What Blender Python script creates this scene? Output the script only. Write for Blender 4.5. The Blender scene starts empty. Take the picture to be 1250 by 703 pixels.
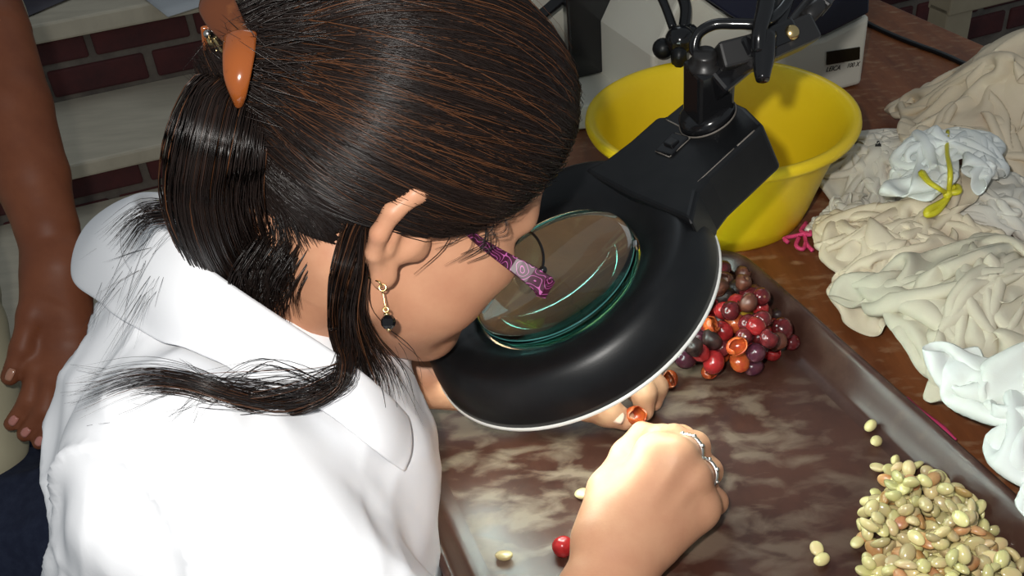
import bpy, bmesh, math, random
import numpy as np
from mathutils import Matrix, Vector
from mathutils.bvhtree import BVHTree

# ------------------------------------------------------------------ camera, world, lights
scene = bpy.context.scene
F = 1215.0; TZ = 0.75
CAM = np.array([0.0, 0.0, TZ + 0.55])
_p = math.radians(35); _r = math.radians(5.5)
FW = np.array([0, math.cos(_p), -math.sin(_p)])
_u0 = np.array([0, math.sin(_p), math.cos(_p)]); _r0 = np.array([1.0, 0, 0])
RI = _r0 * math.cos(_r) - _u0 * math.sin(_r)
UP = _r0 * math.sin(_r) + _u0 * math.cos(_r)
cd = bpy.data.cameras.new('camera'); cam = bpy.data.objects.new('camera', cd)
scene.collection.objects.link(cam)
cam.matrix_world = Matrix(((RI[0], UP[0], -FW[0], CAM[0]), (RI[1], UP[1], -FW[1], CAM[1]),
                           (RI[2], UP[2], -FW[2], CAM[2]), (0, 0, 0, 1)))
cd.sensor_fit = 'HORIZONTAL'; cd.sensor_width = 36; cd.lens = 36 * F / 1250; cd.clip_start = 0.02
scene.camera = cam

wd = bpy.data.worlds.new('room_light'); scene.world = wd; wd.use_nodes = True
wd.node_tree.nodes['Background'].inputs[0].default_value = (0.83, 0.93, 1.0, 1)
wd.node_tree.nodes['Background'].inputs[1].default_value = 0.20

def lamp(name, kind, loc, power, color, size=None, aim=None):
    l = bpy.data.lights.new(name, kind); l.energy = power; l.color = color
    o = bpy.data.objects.new(name, l); scene.collection.objects.link(o); o.location = loc
    if kind == 'POINT': l.shadow_soft_size = size
    if kind == 'AREA': l.size = size
    if aim is not None:
        o.rotation_euler = (Vector(aim) - Vector(loc)).to_track_quat('-Z', 'Y').to_euler()
    return o
# the flash built into the photographer's camera: a little above and to the left of the lens
lamp('camera_flash', 'POINT', CAM + UP * 0.045 - RI * 0.045, 15.0, (1.0, 0.97, 0.92), 0.010)
# daylight from a window high behind the table
lamp('window_daylight', 'AREA', (0.15, 2.75, 2.75), 3.0, (0.85, 0.94, 1.0), 0.8, (0.1, 0.6, 0.75))
vs = scene.view_settings
vs.view_transform = 'Standard'; vs.look = 'None'; vs.gamma = 1.0; vs.use_curve_mapping = False; vs.exposure = 0.30

# ------------------------------------------------------------------ helpers
_a = math.radians(18.3)
U = np.array([math.cos(_a), math.sin(_a), 0]); V = np.array([-math.sin(_a), math.cos(_a), 0]); W = np.array([0, 0, 1.0])
def ray(px, py): return FW + RI * (px - 625) / F + UP * (351.5 - py) / F
def P(px, py, d): return CAM + d * ray(px, py)
def G(px, py, z):
    v = ray(px, py); return CAM + v * ((z - CAM[2]) / v[2])
def PV(px, py, v0):
    r = ray(px, py); return CAM + r * ((v0 - CAM @ V) / (r @ V))
def R3(u, v, z): return U * u + V * v + W * z
def nrm(v): v = np.asarray(v, float); return v / np.linalg.norm(v)
def proj(X):
    X = np.asarray(X, float) - CAM; d = X @ FW
    return np.stack([625 + F * (X @ RI) / d, 351.5 - F * (X @ UP) / d, d], -1)

COL = scene.collection
def link(o): COL.objects.link(o); return o
def setp(o, parent):
    o.parent = parent; o.matrix_parent_inverse = parent.matrix_basis.inverted()
def tag(o, label, cat, group=None, kind=None):
    if label: o['label'] = label
    if cat: o['category'] = cat
    if group: o['group'] = group
    if kind: o['kind'] = kind
    return o
def struct(o, label=None):
    o['kind'] = 'structure'
    if label: o['label'] = label
    return o
def thing(name, loc, label, cat, group=None):
    o = bpy.data.objects.new(name, None); o.empty_display_size = 0.02; o.location = tuple(loc); link(o)
    return tag(o, label, cat, group)
def mesh_obj(name, verts, faces, mat, parent=None, smooth=True):
    m = bpy.data.meshes.new(name)
    verts = np.asarray(verts, np.float32)
    if isinstance(faces, np.ndarray):
        n, k = faces.shape
        m.vertices.add(len(verts)); m.vertices.foreach_set('co', verts.ravel())
        m.loops.add(n * k); m.loops.foreach_set('vertex_index', faces.astype(np.int32).ravel())
        m.polygons.add(n); m.polygons.foreach_set('loop_start', np.arange(0, n * k, k, dtype=np.int32))
        m.update(calc_edges=True); m.validate()
    else:
        m.from_pydata([tuple(map(float, v)) for v in verts], [], faces); m.update()
    if smooth and len(m.polygons):
        m.polygons.foreach_set('use_smooth', np.ones(len(m.polygons), bool))
    o = bpy.data.objects.new(name, m); link(o)
    if mat is not None: m.materials.append(mat)
    if parent is not None: setp(o, parent)
    return o
def fixn(o):
    bm = bmesh.new(); bm.from_mesh(o.data); bmesh.ops.recalc_face_normals(bm, faces=bm.faces); bm.to_mesh(o.data); bm.free(); return o
def bevel(o, w, seg=2, ang=40):
    m = o.modifiers.new('bevel', 'BEVEL'); m.width = w; m.segments = seg; m.limit_method = 'ANGLE'; m.angle_limit = math.radians(ang)
    return o
def subd(o, l=1):
    m = o.modifiers.new('subd', 'SUBSURF'); m.levels = l; m.render_levels = l; return o
def solid(o, t, off=0):
    m = o.modifiers.new('solid', 'SOLIDIFY'); m.thickness = t; m.offset = off; return o

BOXF = [(0, 3, 2, 1), (4, 5, 6, 7), (0, 1, 5, 4), (1, 2, 6, 5), (2, 3, 7, 6), (3, 0, 4, 7)]
def boxv(c, ax, ay, az, hx, hy, hz):
    c = np.asarray(c, float)
    return [c + ax * sx * hx + ay * sy * hy + az * sz * hz for sz in (-1, 1) for sx, sy in ((-1, -1), (1, -1), (1, 1), (-1, 1))]
def box(name, c, axes, half, mat, parent=None, bv=0.0, seg=2):
    o = mesh_obj(name, boxv(c, *[np.asarray(a, float) for a in axes], *half), BOXF, mat, parent, smooth=False)
    fixn(o)
    if bv: bevel(o, bv, seg)
    return o
def beam(name, a, b, w, h, mat, parent=None, hint=(0, 0, 1), bv=0.0):
    a = np.asarray(a, float); b = np.asarray(b, float); z = nrm(b - a)
    x = nrm(np.cross(np.asarray(hint, float), z)); y = np.cross(z, x)
    return box(name, (a + b) / 2, (x, y, z), (w / 2, h / 2, np.linalg.norm(b - a) / 2), mat, parent, bv)
def ubox(name, u0, u1, v0, v1, z0, z1, mat, parent=None, bv=0.0):
    return box(name, R3((u0 + u1) / 2, (v0 + v1) / 2, (z0 + z1) / 2), (U, V, W), ((u1 - u0) / 2, (v1 - v0) / 2, (z1 - z0) / 2), mat, parent, bv)
def spline(pts, n):
    pts = np.asarray(pts, float); m = len(pts)
    q = np.vstack([2 * pts[0] - pts[1], pts, 2 * pts[-1] - pts[-2]])
    t = np.linspace(0, m - 1, n); i = np.clip(t.astype(int), 0, m - 2); f = (t - i)[:, None]
    a, b, c, d = q[i], q[i + 1], q[i + 2], q[i + 3]
    return 0.5 * (2 * b + (c - a) * f + (2 * a - 5 * b + 4 * c - d) * f ** 2 + (3 * b - a - 3 * c + d) * f ** 3)
def tubes_data(paths, rad, k=3):
    """paths (S,n,3), rad (S,n) -> verts, quad faces"""
    S, n, _ = paths.shape
    t = np.gradient(paths, axis=1); t /= np.linalg.norm(t, axis=2, keepdims=True) + 1e-12
    ref = np.broadcast_to(np.array([0.31, 0.22, 0.92]), t.shape)
    a = np.cross(t, ref); a /= np.linalg.norm(a, axis=2, keepdims=True) + 1e-12
    b = np.cross(t, a)
    ang = np.arange(k) * 2 * math.pi / k
    ring = a[:, :, None] * np.cos(ang)[None, None, :, None] + b[:, :, None] * np.sin(ang)[None, None, :, None]
    v = paths[:, :, None] + ring * rad[:, :, None, None]
    idx = np.arange(S * n * k).reshape(S, n, k)
    i0 = idx[:, :-1]; i1 = idx[:, 1:]
    f = np.stack([i0, np.roll(i0, -1, 2), np.roll(i1, -1, 2), i1], -1).reshape(-1, 4)
    return v.reshape(-1, 3), f
def tube(name, pts, r, mat, parent=None, n=24, k=10, closed=False):
    p = spline(pts, n) if not closed else np.asarray(pts, float)
    rr = np.interp(np.linspace(0, 1, len(p)), np.linspace(0, 1, len(np.atleast_1d(r))), np.atleast_1d(r)) if np.ndim(r) else np.full(len(p), r)
    t = np.gradient(p, axis=0); t /= np.linalg.norm(t, axis=1, keepdims=True)
    if closed:
        t = np.roll(p, -1, 0) - np.roll(p, 1, 0); t /= np.linalg.norm(t, axis=1, keepdims=True)
    x = nrm(np.cross(t[0], [0.3, 0.5, 0.8])); vs_ = []
    for i in range(len(p)):
        x = x - t[i] * (x @ t[i]); x = nrm(x); y = np.cross(t[i], x)
        for j in range(k):
            an = 2 * math.pi * j / k; vs_.append(p[i] + rr[i] * (x * math.cos(an) + y * math.sin(an)))
    fs = []; m = len(p)
    for i in range(m if closed else m - 1):
        for j in range(k):
            fs.append((i * k + j, i * k + (j + 1) % k, ((i + 1) % m) * k + (j + 1) % k, ((i + 1) % m) * k + j))
    if not closed:
        fs.append(tuple(range(k))[::-1]); fs.append(tuple((m - 1) * k + j for j in range(k)))
    return fixn(mesh_obj(name, vs_, fs, mat, parent))
def lathe(name, prof, c, axes, mat, parent=None, n=48, smooth=True, sx=1.0, sy=1.0):
    c = np.asarray(c, float); x, y, z = [np.asarray(a, float) for a in axes]; vs_ = []; fs = []
    for r, h in prof:
        for j in range(n):
            an = 2 * math.pi * j / n
            vs_.append(c + x * (r * sx * math.cos(an)) + y * (r * sy * math.sin(an)) + z * h)
    for i in range(len(prof) - 1):
        for j in range(n):
            fs.append((i * n + j, i * n + (j + 1) % n, (i + 1) * n + (j + 1) % n, (i + 1) * n + j))
    o = mesh_obj(name, vs_, fs, mat, parent, smooth)
    bm = bmesh.new(); bm.from_mesh(o.data); bmesh.ops.remove_doubles(bm, verts=bm.verts, dist=1e-6)
    bmesh.ops.recalc_face_normals(bm, faces=bm.faces); bm.to_mesh(o.data); bm.free()
    return o
def prism(name, poly, off, mat, parent=None, bv=0.0, seg=2):
    """poly: list of 3D points, off: extrusion vector"""
    poly = [np.asarray(p, float) for p in poly]; n = len(poly); off = np.asarray(off, float)
    vs_ = poly + [p + off for p in poly]
    fs = [tuple(range(n)), tuple(range(2 * n - 1, n - 1, -1))] + [(i, n + i, n + (i + 1) % n, (i + 1) % n) for i in range(n)]
    o = fixn(mesh_obj(name, vs_, fs, mat, parent, smooth=False))
    if bv: bevel(o, bv, seg)
    return o

# signed distance fields meshed by surface nets: used for bodies and garments
class Field:
    def __init__(s, lo, hi, h):
        s.o = np.asarray(lo, np.float32); s.h = h
        s.n = np.ceil((np.asarray(hi) - s.o) / h).astype(int) + 1
        s.D = np.full(s.n, 0.06, np.float32)
    def _loc(s, lo, hi, k):
        a = np.clip(np.floor((lo - k - s.o) / s.h).astype(int) - 2, 0, s.n); b = np.clip(np.ceil((hi + k - s.o) / s.h).astype(int) + 3, 0, s.n)
        if np.any(b - a < 1): return None, None
        g = np.meshgrid(*[(np.arange(a[i], b[i]) * s.h + s.o[i]).astype(np.float32) for i in range(3)], indexing='ij')
        return (slice(a[0], b[0]), slice(a[1], b[1]), slice(a[2], b[2])), np.stack(g, -1)
    def _mix(s, sl, d, k, sub):
        c = s.D[sl]
        if sub:
            if k > 0: h = np.maximum(k - np.abs(c + d), 0) / k; s.D[sl] = np.maximum(c, -d) + h * h * k * 0.25
            else: s.D[sl] = np.maximum(c, -d)
        else:
            if k > 0: h = np.maximum(k - np.abs(c - d), 0) / k; s.D[sl] = np.minimum(c, d) - h * h * k * 0.25
            else: s.D[sl] = np.minimum(c, d)
    def cone(s, a, b, ra, rb, k=0.01, sub=False):
        a = np.asarray(a, np.float32); b = np.asarray(b, np.float32); R = max(ra, rb)
        sl, X = s._loc(np.minimum(a, b) - R, np.maximum(a, b) + R, k)
        if sl is None: return
        ab = b - a; t = np.clip(((X - a) @ ab) / float(ab @ ab), 0, 1)
        d = np.linalg.norm(X - a - t[..., None] * ab, axis=-1) - (ra + (rb - ra) * t)
        s._mix(sl, d, k, sub)
    def chain(s, pts, rs, k=0.01):
        for i in range(len(pts) - 1): s.cone(pts[i], pts[i + 1], rs[i], rs[i + 1], k if i == 0 else min(k, 0.006))
    def ell(s, c, r, k=0.01, M=None, sub=False):
        c = np.asarray(c, np.float32); r = np.asarray(r, np.float32); R = float(r.max())
        sl, X = s._loc(c - R, c + R, k)
        if sl is None: return
        q = X - c
        if M is not None: q = q @ np.asarray(M, np.float32)
        k0 = np.linalg.norm(q / r, axis=-1); k1 = np.linalg.norm(q / (r * r), axis=-1) + 1e-9
        s._mix(sl, k0 * (k0 - 1) / k1, k, sub)
    def mesh(s):
        D = s.D; sg = D < 0; c = np.zeros(s.n - 1, np.int8)
        for i in (0, 1):
            for j in (0, 1):
                for k in (0, 1): c += sg[i:s.n[0] - 1 + i, j:s.n[1] - 1 + j, k:s.n[2] - 1 + k]
        act = np.argwhere((c > 0) & (c < 8)); idx = np.full(s.n - 1, -1, np.int32); idx[tuple(act.T)] = np.arange(len(act))
        pos = np.zeros((len(act), 3)); cnt = np.zeros(len(act))
        cor = [(i, j, k) for i in (0, 1) for j in (0, 1) for k in (0, 1)]
        for p in cor:
            for ax in range(3):
                if p[ax]: continue
                q = list(p); q[ax] = 1; q = tuple(q)
                d0 = D[tuple((act + p).T)]; d1 = D[tuple((act + q).T)]; m = (d0 < 0) != (d1 < 0)
                t = d0[m] / (d0[m] - d1[m]); e = np.zeros((m.sum(), 3)) + p; e[:, ax] += t
                pos[m] += e; cnt[m] += 1
        v = s.o + (act + pos / cnt[:, None]) * s.h
        fs = []
        for ax in range(3):
            b, cx = (ax + 1) % 3, (ax + 2) % 3
            s0 = [slice(None)] * 3; s1 = [slice(None)] * 3; s0[ax] = slice(0, -1); s1[ax] = slice(1, None)
            ed = np.argwhere(sg[tuple(s0)] != sg[tuple(s1)])
            ok = (ed[:, b] > 0) & (ed[:, cx] > 0) & (ed[:, b] < s.n[b] - 1) & (ed[:, cx] < s.n[cx] - 1); ed = ed[ok]
            def cell(db, dc):
                q = ed.copy(); q[:, b] += db; q[:, cx] += dc; return idx[tuple(q.T)]
            quad = np.stack([cell(-1, -1), cell(0, -1), cell(0, 0), cell(-1, 0)], 1)
            fl = ~sg[tuple(ed.T)]; quad[fl] = quad[fl][:, ::-1]
            fs.append(quad)
        return v, np.vstack(fs)

def vnoise(X, seed=0):
    """smooth value noise in [-1,1], X (...,3)"""
    X = np.asarray(X, float); i = np.floor(X).astype(np.int64); f = X - i; f = f * f * f * (f * (f * 6 - 15) + 10)
    def hsh(a, b, c):
        n = (a * 374761393 + b * 668265263 + c * 2147483647 + seed * 1274126177) & 0xffffffff
        n = ((n ^ (n >> 13)) * 1274126177) & 0xffffffff
        n = ((n ^ (n >> 16)) * 2246822519) & 0xffffffff
        return ((n ^ (n >> 13)) & 0xffff) / 32767.5 - 1
    r = 0
    for a in (0, 1):
        for b in (0, 1):
            for c in (0, 1):
                w = (f[..., 0] if a else 1 - f[..., 0]) * (f[..., 1] if b else 1 - f[..., 1]) * (f[..., 2] if c else 1 - f[..., 2])
                r = r + w * hsh(i[..., 0] + a, i[..., 1] + b, i[..., 2] + c)
    return r
def ridges(X, seed=0): return 1 - 2 * np.abs(vnoise(X, seed))

# ------------------------------------------------------------------ materials
def mat(name, col, rough=0.5, metal=0.0, spec=0.5, noise=None, bump=None, **kw):
    """noise=(scale, col2, lo, hi[, stretch xyz]); bump=(scale, strength, dist)"""
    m = bpy.data.materials.new(name); m.use_nodes = True; nt = m.node_tree; b = nt.nodes['Principled BSDF']
    b.inputs['Base Color'].default_value = (*col, 1); b.inputs['Roughness'].default_value = rough
    b.inputs['Metallic'].default_value = metal; b.inputs['Specular IOR Level'].default_value = spec
    for k, v in kw.items(): b.inputs[k].default_value = v
    tc = None
    def coords(st=None):
        nonlocal tc
        if tc is None: tc = nt.nodes.new('ShaderNodeTexCoord')
        mp = nt.nodes.new('ShaderNodeMapping'); nt.links.new(tc.outputs['Object'], mp.inputs[0])
        if st: mp.inputs['Scale'].default_value = st[:3]
        if st and len(st) > 3: mp.inputs['Rotation'].default_value = (0, 0, st[3])
        return mp.outputs[0]
    if noise:
        n = nt.nodes.new('ShaderNodeTexNoise'); n.inputs['Scale'].default_value = noise[0]; n.inputs['Detail'].default_value = 5
        n.inputs['Roughness'].default_value = 0.65
        nt.links.new(coords(noise[4] if len(noise) > 4 else None), n.inputs[0])
        r = nt.nodes.new('ShaderNodeMapRange'); r.inputs[1].default_value = noise[2]; r.inputs[2].default_value = noise[3]
        nt.links.new(n.outputs[0], r.inputs[0])
        x = nt.nodes.new('ShaderNodeMix'); x.data_type = 'RGBA'; x.inputs[6].default_value = (*col, 1); x.inputs[7].default_value = (*noise[1], 1)
        nt.links.new(r.outputs[0], x.inputs[0]); nt.links.new(x.outputs[2], b.inputs['Base Color'])
    if bump:
        n = nt.nodes.new('ShaderNodeTexNoise'); n.inputs['Scale'].default_value = bump[0]; n.inputs['Detail'].default_value = 4
        nt.links.new(coords(bump[3] if len(bump) > 3 else None), n.inputs[0])
        u = nt.nodes.new('ShaderNodeBump'); u.inputs['Strength'].default_value = bump[1]; u.inputs['Distance'].default_value = bump[2]
        nt.links.new(n.outputs[0], u.inputs['Height']); nt.links.new(u.outputs[0], b.inputs['Normal'])
    return m
def glass(name, col, ior=1.5, rough=0.0):
    m = bpy.data.materials.new(name); m.use_nodes = True; nt = m.node_tree; nt.nodes.remove(nt.nodes['Principled BSDF'])
    g = nt.nodes.new('ShaderNodeBsdfGlass'); g.inputs['Color'].default_value = (*col, 1); g.inputs['IOR'].default_value = ior; g.inputs['Roughness'].default_value = rough
    nt.links.new(g.outputs[0], nt.nodes['Material Output'].inputs[0]); return m
def mix_to(m, mask_build, col2=None, rough2=None):
    """second colour / roughness where the mask (a socket built by mask_build(nt)) is 1"""
    nt = m.node_tree; b = nt.nodes['Principled BSDF']; s = mask_build(nt)
    if col2 is not None:
        x = nt.nodes.new('ShaderNodeMix'); x.data_type = 'RGBA'; x.inputs[7].default_value = (*col2, 1)
        if b.inputs['Base Color'].links: nt.links.new(b.inputs['Base Color'].links[0].from_socket, x.inputs[6])
        else: x.inputs[6].default_value = b.inputs['Base Color'].default_value
        nt.links.new(s, x.inputs[0]); nt.links.new(x.outputs[2], b.inputs['Base Color'])
    if rough2 is not None:
        x = nt.nodes.new('ShaderNodeMix'); x.inputs[2].default_value = b.inputs['Roughness'].default_value; x.inputs[3].default_value = rough2
        nt.links.new(s, x.inputs[0]); nt.links.new(x.outputs[0], b.inputs['Roughness'])
def noise_mask(scale, lo, hi, stretch=(1, 1, 1), rz=0.0, detail=5, dist=0.0):
    def f(nt):
        tc = nt.nodes.new('ShaderNodeTexCoord'); mp = nt.nodes.new('ShaderNodeMapping'); mp.inputs['Rotation'].default_value = (0, 0, rz); mp.inputs['Scale'].default_value = stretch
        nt.links.new(tc.outputs['Object'], mp.inputs[0])
        n = nt.nodes.new('ShaderNodeTexNoise'); n.inputs['Scale'].default_value = scale; n.inputs['Detail'].default_value = detail; n.inputs['Distortion'].default_value = dist
        nt.links.new(mp.outputs[0], n.inputs[0]); r = nt.nodes.new('ShaderNodeMapRange'); r.inputs[1].default_value = lo; r.inputs[2].default_value = hi
        nt.links.new(n.outputs[0], r.inputs[0]); return r.outputs[0]
    return f
M = {}
M['brick'] = mat('brick_red', (0.10, 0.022, 0.022), 0.85, noise=(9, (0.05, 0.016, 0.018), 0.35, 0.7), bump=(60, 0.4, 0.004))
M['mortar'] = mat('mortar', (0.20, 0.17, 0.14), 0.95, noise=(14, (0.11, 0.09, 0.08), 0.35, 0.7), bump=(40, 0.6, 0.006))
M['ledge'] = mat('ledge_stone', (0.56, 0.50, 0.39), 0.7, noise=(6, (0.44, 0.39, 0.30), 0.4, 0.75, (1, 5, 1)), bump=(30, 0.15, 0.002))
M['floor'] = mat('floor_tiles', (0.10, 0.085, 0.075), 0.6, noise=(4, (0.06, 0.05, 0.045), 0.4, 0.7))
M['wood'] = mat('table_wood', (0.25, 0.080, 0.024), 0.50, noise=(7, (0.11, 0.030, 0.009), 0.30, 0.75, (5, 1, 1, _a)), bump=(25, 0.15, 0.001, (12, 1, 1, _a)))
mix_to(M['wood'], noise_mask(55, 0.54, 0.80, (1, 2, 1), -_a + 0.5, 9), (0.34, 0.20, 0.11), 0.7)
M['tray'] = mat('tray_brown_metal', (0.060, 0.023, 0.015), 0.32, spec=0.5, noise=(11, (0.030, 0.011, 0.008), 0.4, 0.7), bump=(120, 0.06, 0.0006))
def residue(nt):
    # dried pulp smeared over the middle of the tray, thinning out towards its far and right sides
    n = noise_mask(34, 0.46, 0.63, (1, 1.9, 1), -_a + 0.9, 10, 0.35)(nt); tc = nt.nodes.new('ShaderNodeTexCoord'); d = nt.nodes.new('ShaderNodeVectorMath'); d.operation = 'DISTANCE'; d.inputs[1].default_value = (0.03, 0.59, 0.7525)
    nt.links.new(tc.outputs['Object'], d.inputs[0]); r = nt.nodes.new('ShaderNodeMapRange'); r.inputs[1].default_value = .30; r.inputs[2].default_value = .10; r.inputs[3].default_value = .12; nt.links.new(d.outputs['Value'], r.inputs[0])
    m = nt.nodes.new('ShaderNodeMath'); m.operation = 'MULTIPLY'; nt.links.new(n, m.inputs[0]); nt.links.new(r.outputs[0], m.inputs[1]); return m.outputs[0]
mix_to(M['tray'], residue, (0.15, 0.105, 0.075), 0.44)
M['tray_rim'] = mat('tray_rim_metal', (0.048, 0.020, 0.014), 0.34, noise=(30, (0.09, 0.05, 0.035), 0.5, 0.8), bump=(90, 0.08, 0.0006))
M['black'] = mat('black_plastic', (0.005, 0.0055, 0.0065), 0.40, spec=.35, noise=(40, (0.008, 0.0085, 0.0095), 0.4, 0.7), bump=(900, 0.12, 0.0004))
M['gloss'] = mat('black_gloss_metal', (0.008, 0.008, 0.009), 0.16)
M['worn'] = mat('black_worn_metal', (0.016, 0.015, 0.015), 0.35, noise=(50, (0.09, 0.08, 0.07), 0.6, 0.85))
M['rub'] = mat('worn_edge_grey', (0.17, 0.15, 0.13), 0.5)
M['steel'] = mat('steel', (0.55, 0.53, 0.5), 0.25, 1.0)
M['brass'] = mat('brass', (0.75, 0.55, 0.25), 0.25, 1.0)
M['white'] = mat('white_enamel', (0.80, 0.80, 0.76), 0.35)
M['tubew'] = mat('tube_lit_glass', (0.85, 0.90, 0.88), 0.2, **{'Emission Color': (.80, 1.0, .95, 1), 'Emission Strength': 20.0})
def clear_glass(name, col, tcol, ior, part, streak=None):
    # refracting glass blended with straight transmission, so that light also falls through it
    m = glass(name, col, ior); nt = m.node_tree; g = [n for n in nt.nodes if n.type == 'BSDF_GLASS'][0]
    t = nt.nodes.new('ShaderNodeBsdfTransparent'); t.inputs[0].default_value = (*tcol, 1)
    x = nt.nodes.new('ShaderNodeMixShader'); x.inputs[0].default_value = part
    nt.links.new(t.outputs[0], x.inputs[1]); nt.links.new(g.outputs[0], x.inputs[2]); nt.links.new(x.outputs[0], nt.nodes['Material Output'].inputs[0])
    if streak:
        tc = nt.nodes.new('ShaderNodeTexCoord'); mp = nt.nodes.new('ShaderNodeMapping'); mp.inputs['Rotation'].default_value = (0, 0, streak[0]); mp.inputs['Scale'].default_value = streak[1]
        nt.links.new(tc.outputs['Object'], mp.inputs[0]); n = nt.nodes.new('ShaderNodeTexNoise'); n.inputs['Scale'].default_value = streak[2]; n.inputs['Detail'].default_value = 3
        nt.links.new(mp.outputs[0], n.inputs[0]); u = nt.nodes.new('ShaderNodeBump'); u.inputs['Strength'].default_value = streak[3]; u.inputs['Distance'].default_value = .001
        nt.links.new(n.outputs[0], u.inputs['Height']); nt.links.new(u.outputs[0], g.inputs['Normal'])
    return m
M['lens'] = glass('magnifier_glass', (0.96, 1.0, 0.985), 1.52)
_va = M['lens'].node_tree.nodes.new('ShaderNodeVolumeAbsorption'); _va.inputs[0].default_value = (.45, .96, .90, 1); _va.inputs[1].default_value = 14
M['lens'].node_tree.links.new(_va.outputs[0], M['lens'].node_tree.nodes['Material Output'].inputs['Volume'])
M['specs'] = clear_glass('spectacle_glass', (0.97, 0.98, 0.97), (.97, .97, .97), 1.5, 0.12)
M['yellow'] = mat('yellow_plastic', (0.85, 0.61, 0.010), 0.38, noise=(5, (0.76, 0.52, 0.010), 0.4, 0.75))
M['blue'] = mat('blue_plastic', (0.012, 0.035, 0.33), 0.4)
M['scope'] = mat('cream_white_plastic', (0.62, 0.60, 0.52), 0.4)
M['navy'] = mat('dark_navy_plastic', (0.012, 0.015, 0.035), 0.4)
M['disp'] = mat('display_black', (0.012, 0.010, 0.004), 0.2)
M['paper'] = mat('paper_grey', (0.48, 0.50, 0.52), 0.7)
M['folder'] = mat('dark_folder', (0.055, 0.050, 0.065), 0.6)
M['skin'] = mat('skin', (0.54, 0.28, 0.165), 0.46, spec=0.35, noise=(30, (0.47, 0.215, 0.125), 0.35, 0.75), bump=(600, 0.10, 0.0006))
M['skin2'] = mat('skin_brown', (0.185, 0.060, 0.027), 0.5, spec=0.25, noise=(25, (0.14, 0.042, 0.019), 0.35, 0.75), bump=(500, 0.1, 0.0006))
M['nail'] = mat('nail', (0.66, 0.42, 0.33), 0.2)
M['nail_brown'] = mat('nail_brown', (0.36, 0.17, 0.11), 0.2)
M['nail_pink'] = mat('nail_pink', (0.42, 0.17, 0.14), 0.15)
M['shirt'] = mat('white_cotton', (0.82, 0.83, 0.86), 0.8, spec=0.2, bump=(700, 0.06, 0.0005))
M['cream'] = mat('cream_cotton', (0.46, 0.42, 0.29), 0.85, spec=0.2, bump=(500, 0.1, 0.0006))
M['denim'] = mat('navy_denim', (0.012, 0.016, 0.035), 0.85, spec=0.2, noise=(80, (0.02, 0.026, 0.05), 0.4, 0.7), bump=(600, 0.2, 0.0006))
M['scalp'] = mat('hair_under', (0.006, 0.004, 0.0035), 0.75, spec=.15)
def hairmat():
    m = mat('dark_hair', (0.012, 0.008, 0.007), 0.30, spec=0.30); nt = m.node_tree; b = nt.nodes['Principled BSDF']
    a = nt.nodes.new('ShaderNodeAttribute'); a.attribute_name = 'strand_colour'
    nt.links.new(a.outputs['Color'], b.inputs['Base Color']); return m
M['hair'] = hairmat()
# ------------------------------------------------------------------ the setting
rng = np.random.default_rng(7); random.seed(7)
struct(ubox('floor', -2.2, 3.2, -0.8, 4.2, -0.05, 0.0, M['floor']), 'dark floor below the table')
wall = struct(ubox('wall_back', -1.6, 3.0, 2.415, 3.1, 0.0, 0.556, M['mortar']), 'stepped brick wall with pale stone ledges behind the table')
wall_low = ubox('mortar_riser', -1.6, 3.0, 2.075, 2.415, 0.0, 0.372, M['mortar'], wall)
ubox('stone_ledge', -1.6, 3.0, 2.375, 3.1, 0.556, 0.600, M['ledge'], wall, 0.006)
ubox('stone_ledge', -1.6, 3.0, 2.045, 2.414, 0.372, 0.407, M['ledge'], wall, 0.006)
ubox('stone_ledge', -1.6, 0.72, 1.50, 2.074, 0.262, 0.300, M['ledge'], wall, 0.006)
ubox('mortar_riser', -1.6, 0.70, 1.535, 2.07, 0.0, 0.262, M['mortar'], wall)
ubox('upper_panel', -1.6, 3.0, 3.1, 3.2, 0.0, 2.3, M['mortar'], wall)
def brick_row(v, z0, z1, off, end=2.76):
    u = -1.6 + off; base = None
    while u < end:
        L = 0.215
        if base is None:
            base = bevel(box('brick', R3(0, 0, 0), (U, V, W), (L / 2, 0.02, (z1 - z0) / 2), M['brick'], wall), 0.006, 2); b = base
        else:
            b = base.copy(); link(b)
        b.location = tuple(R3(u + L / 2, v + 0.013 + rng.uniform(-.002, .002), (z0 + z1) / 2)); u += 0.232 + rng.uniform(-.004, .004)
brick_row(2.415, 0.495, 0.548, 0.05)
brick_row(2.415, 0.416, 0.480, 0.165)
brick_row(2.075, 0.318, 0.366, 0.10)
brick_row(1.535, 0.19, 0.25, 0.02, .48)
brick_row(1.535, 0.11, 0.175, 0.14, .48)
brick_row(2.075, 0.238, 0.302, 0.02)
brick_row(2.075, 0.160, 0.223, 0.13)
# things lying on the top ledge
def sheet(name, pts, z, m, label, cat, curl=0.0):
    q = [G(px, py, z) for px, py in pts]; n = 8; vs_ = []; fs = []
    for i in range(n + 1):
        for j in range(n + 1):
            a = q[0] * (1 - i / n) + q[1] * (i / n); b = q[3] * (1 - i / n) + q[2] * (i / n); p = a * (1 - j / n) + b * (j / n)
            vs_.append(p + W * (curl * ((i / n) ** 2 + 0.3 * math.sin(3 * j / n))))
    for i in range(n):
        for j in range(n): fs.append((i * (n + 1) + j, (i + 1) * (n + 1) + j, (i + 1) * (n + 1) + j + 1, i * (n + 1) + j + 1))
    o = solid(mesh_obj(name, vs_, fs, m), 0.0016, 1); tag(o, label, cat); return o
sheet('folder', [(-60, 60), (95, -4), (60, -60), (-160, -20)], 0.6015, M['folder'], 'dark grey folder lying on the top brick ledge at upper left', 'folder', 0.004)
sheet('paper_sheet', [(205, 21), (300, -9), (240, -60), (120, -45)], 0.6015, M['paper'], 'pale grey paper sheet overhanging the top ledge', 'paper', 0.002)

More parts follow.
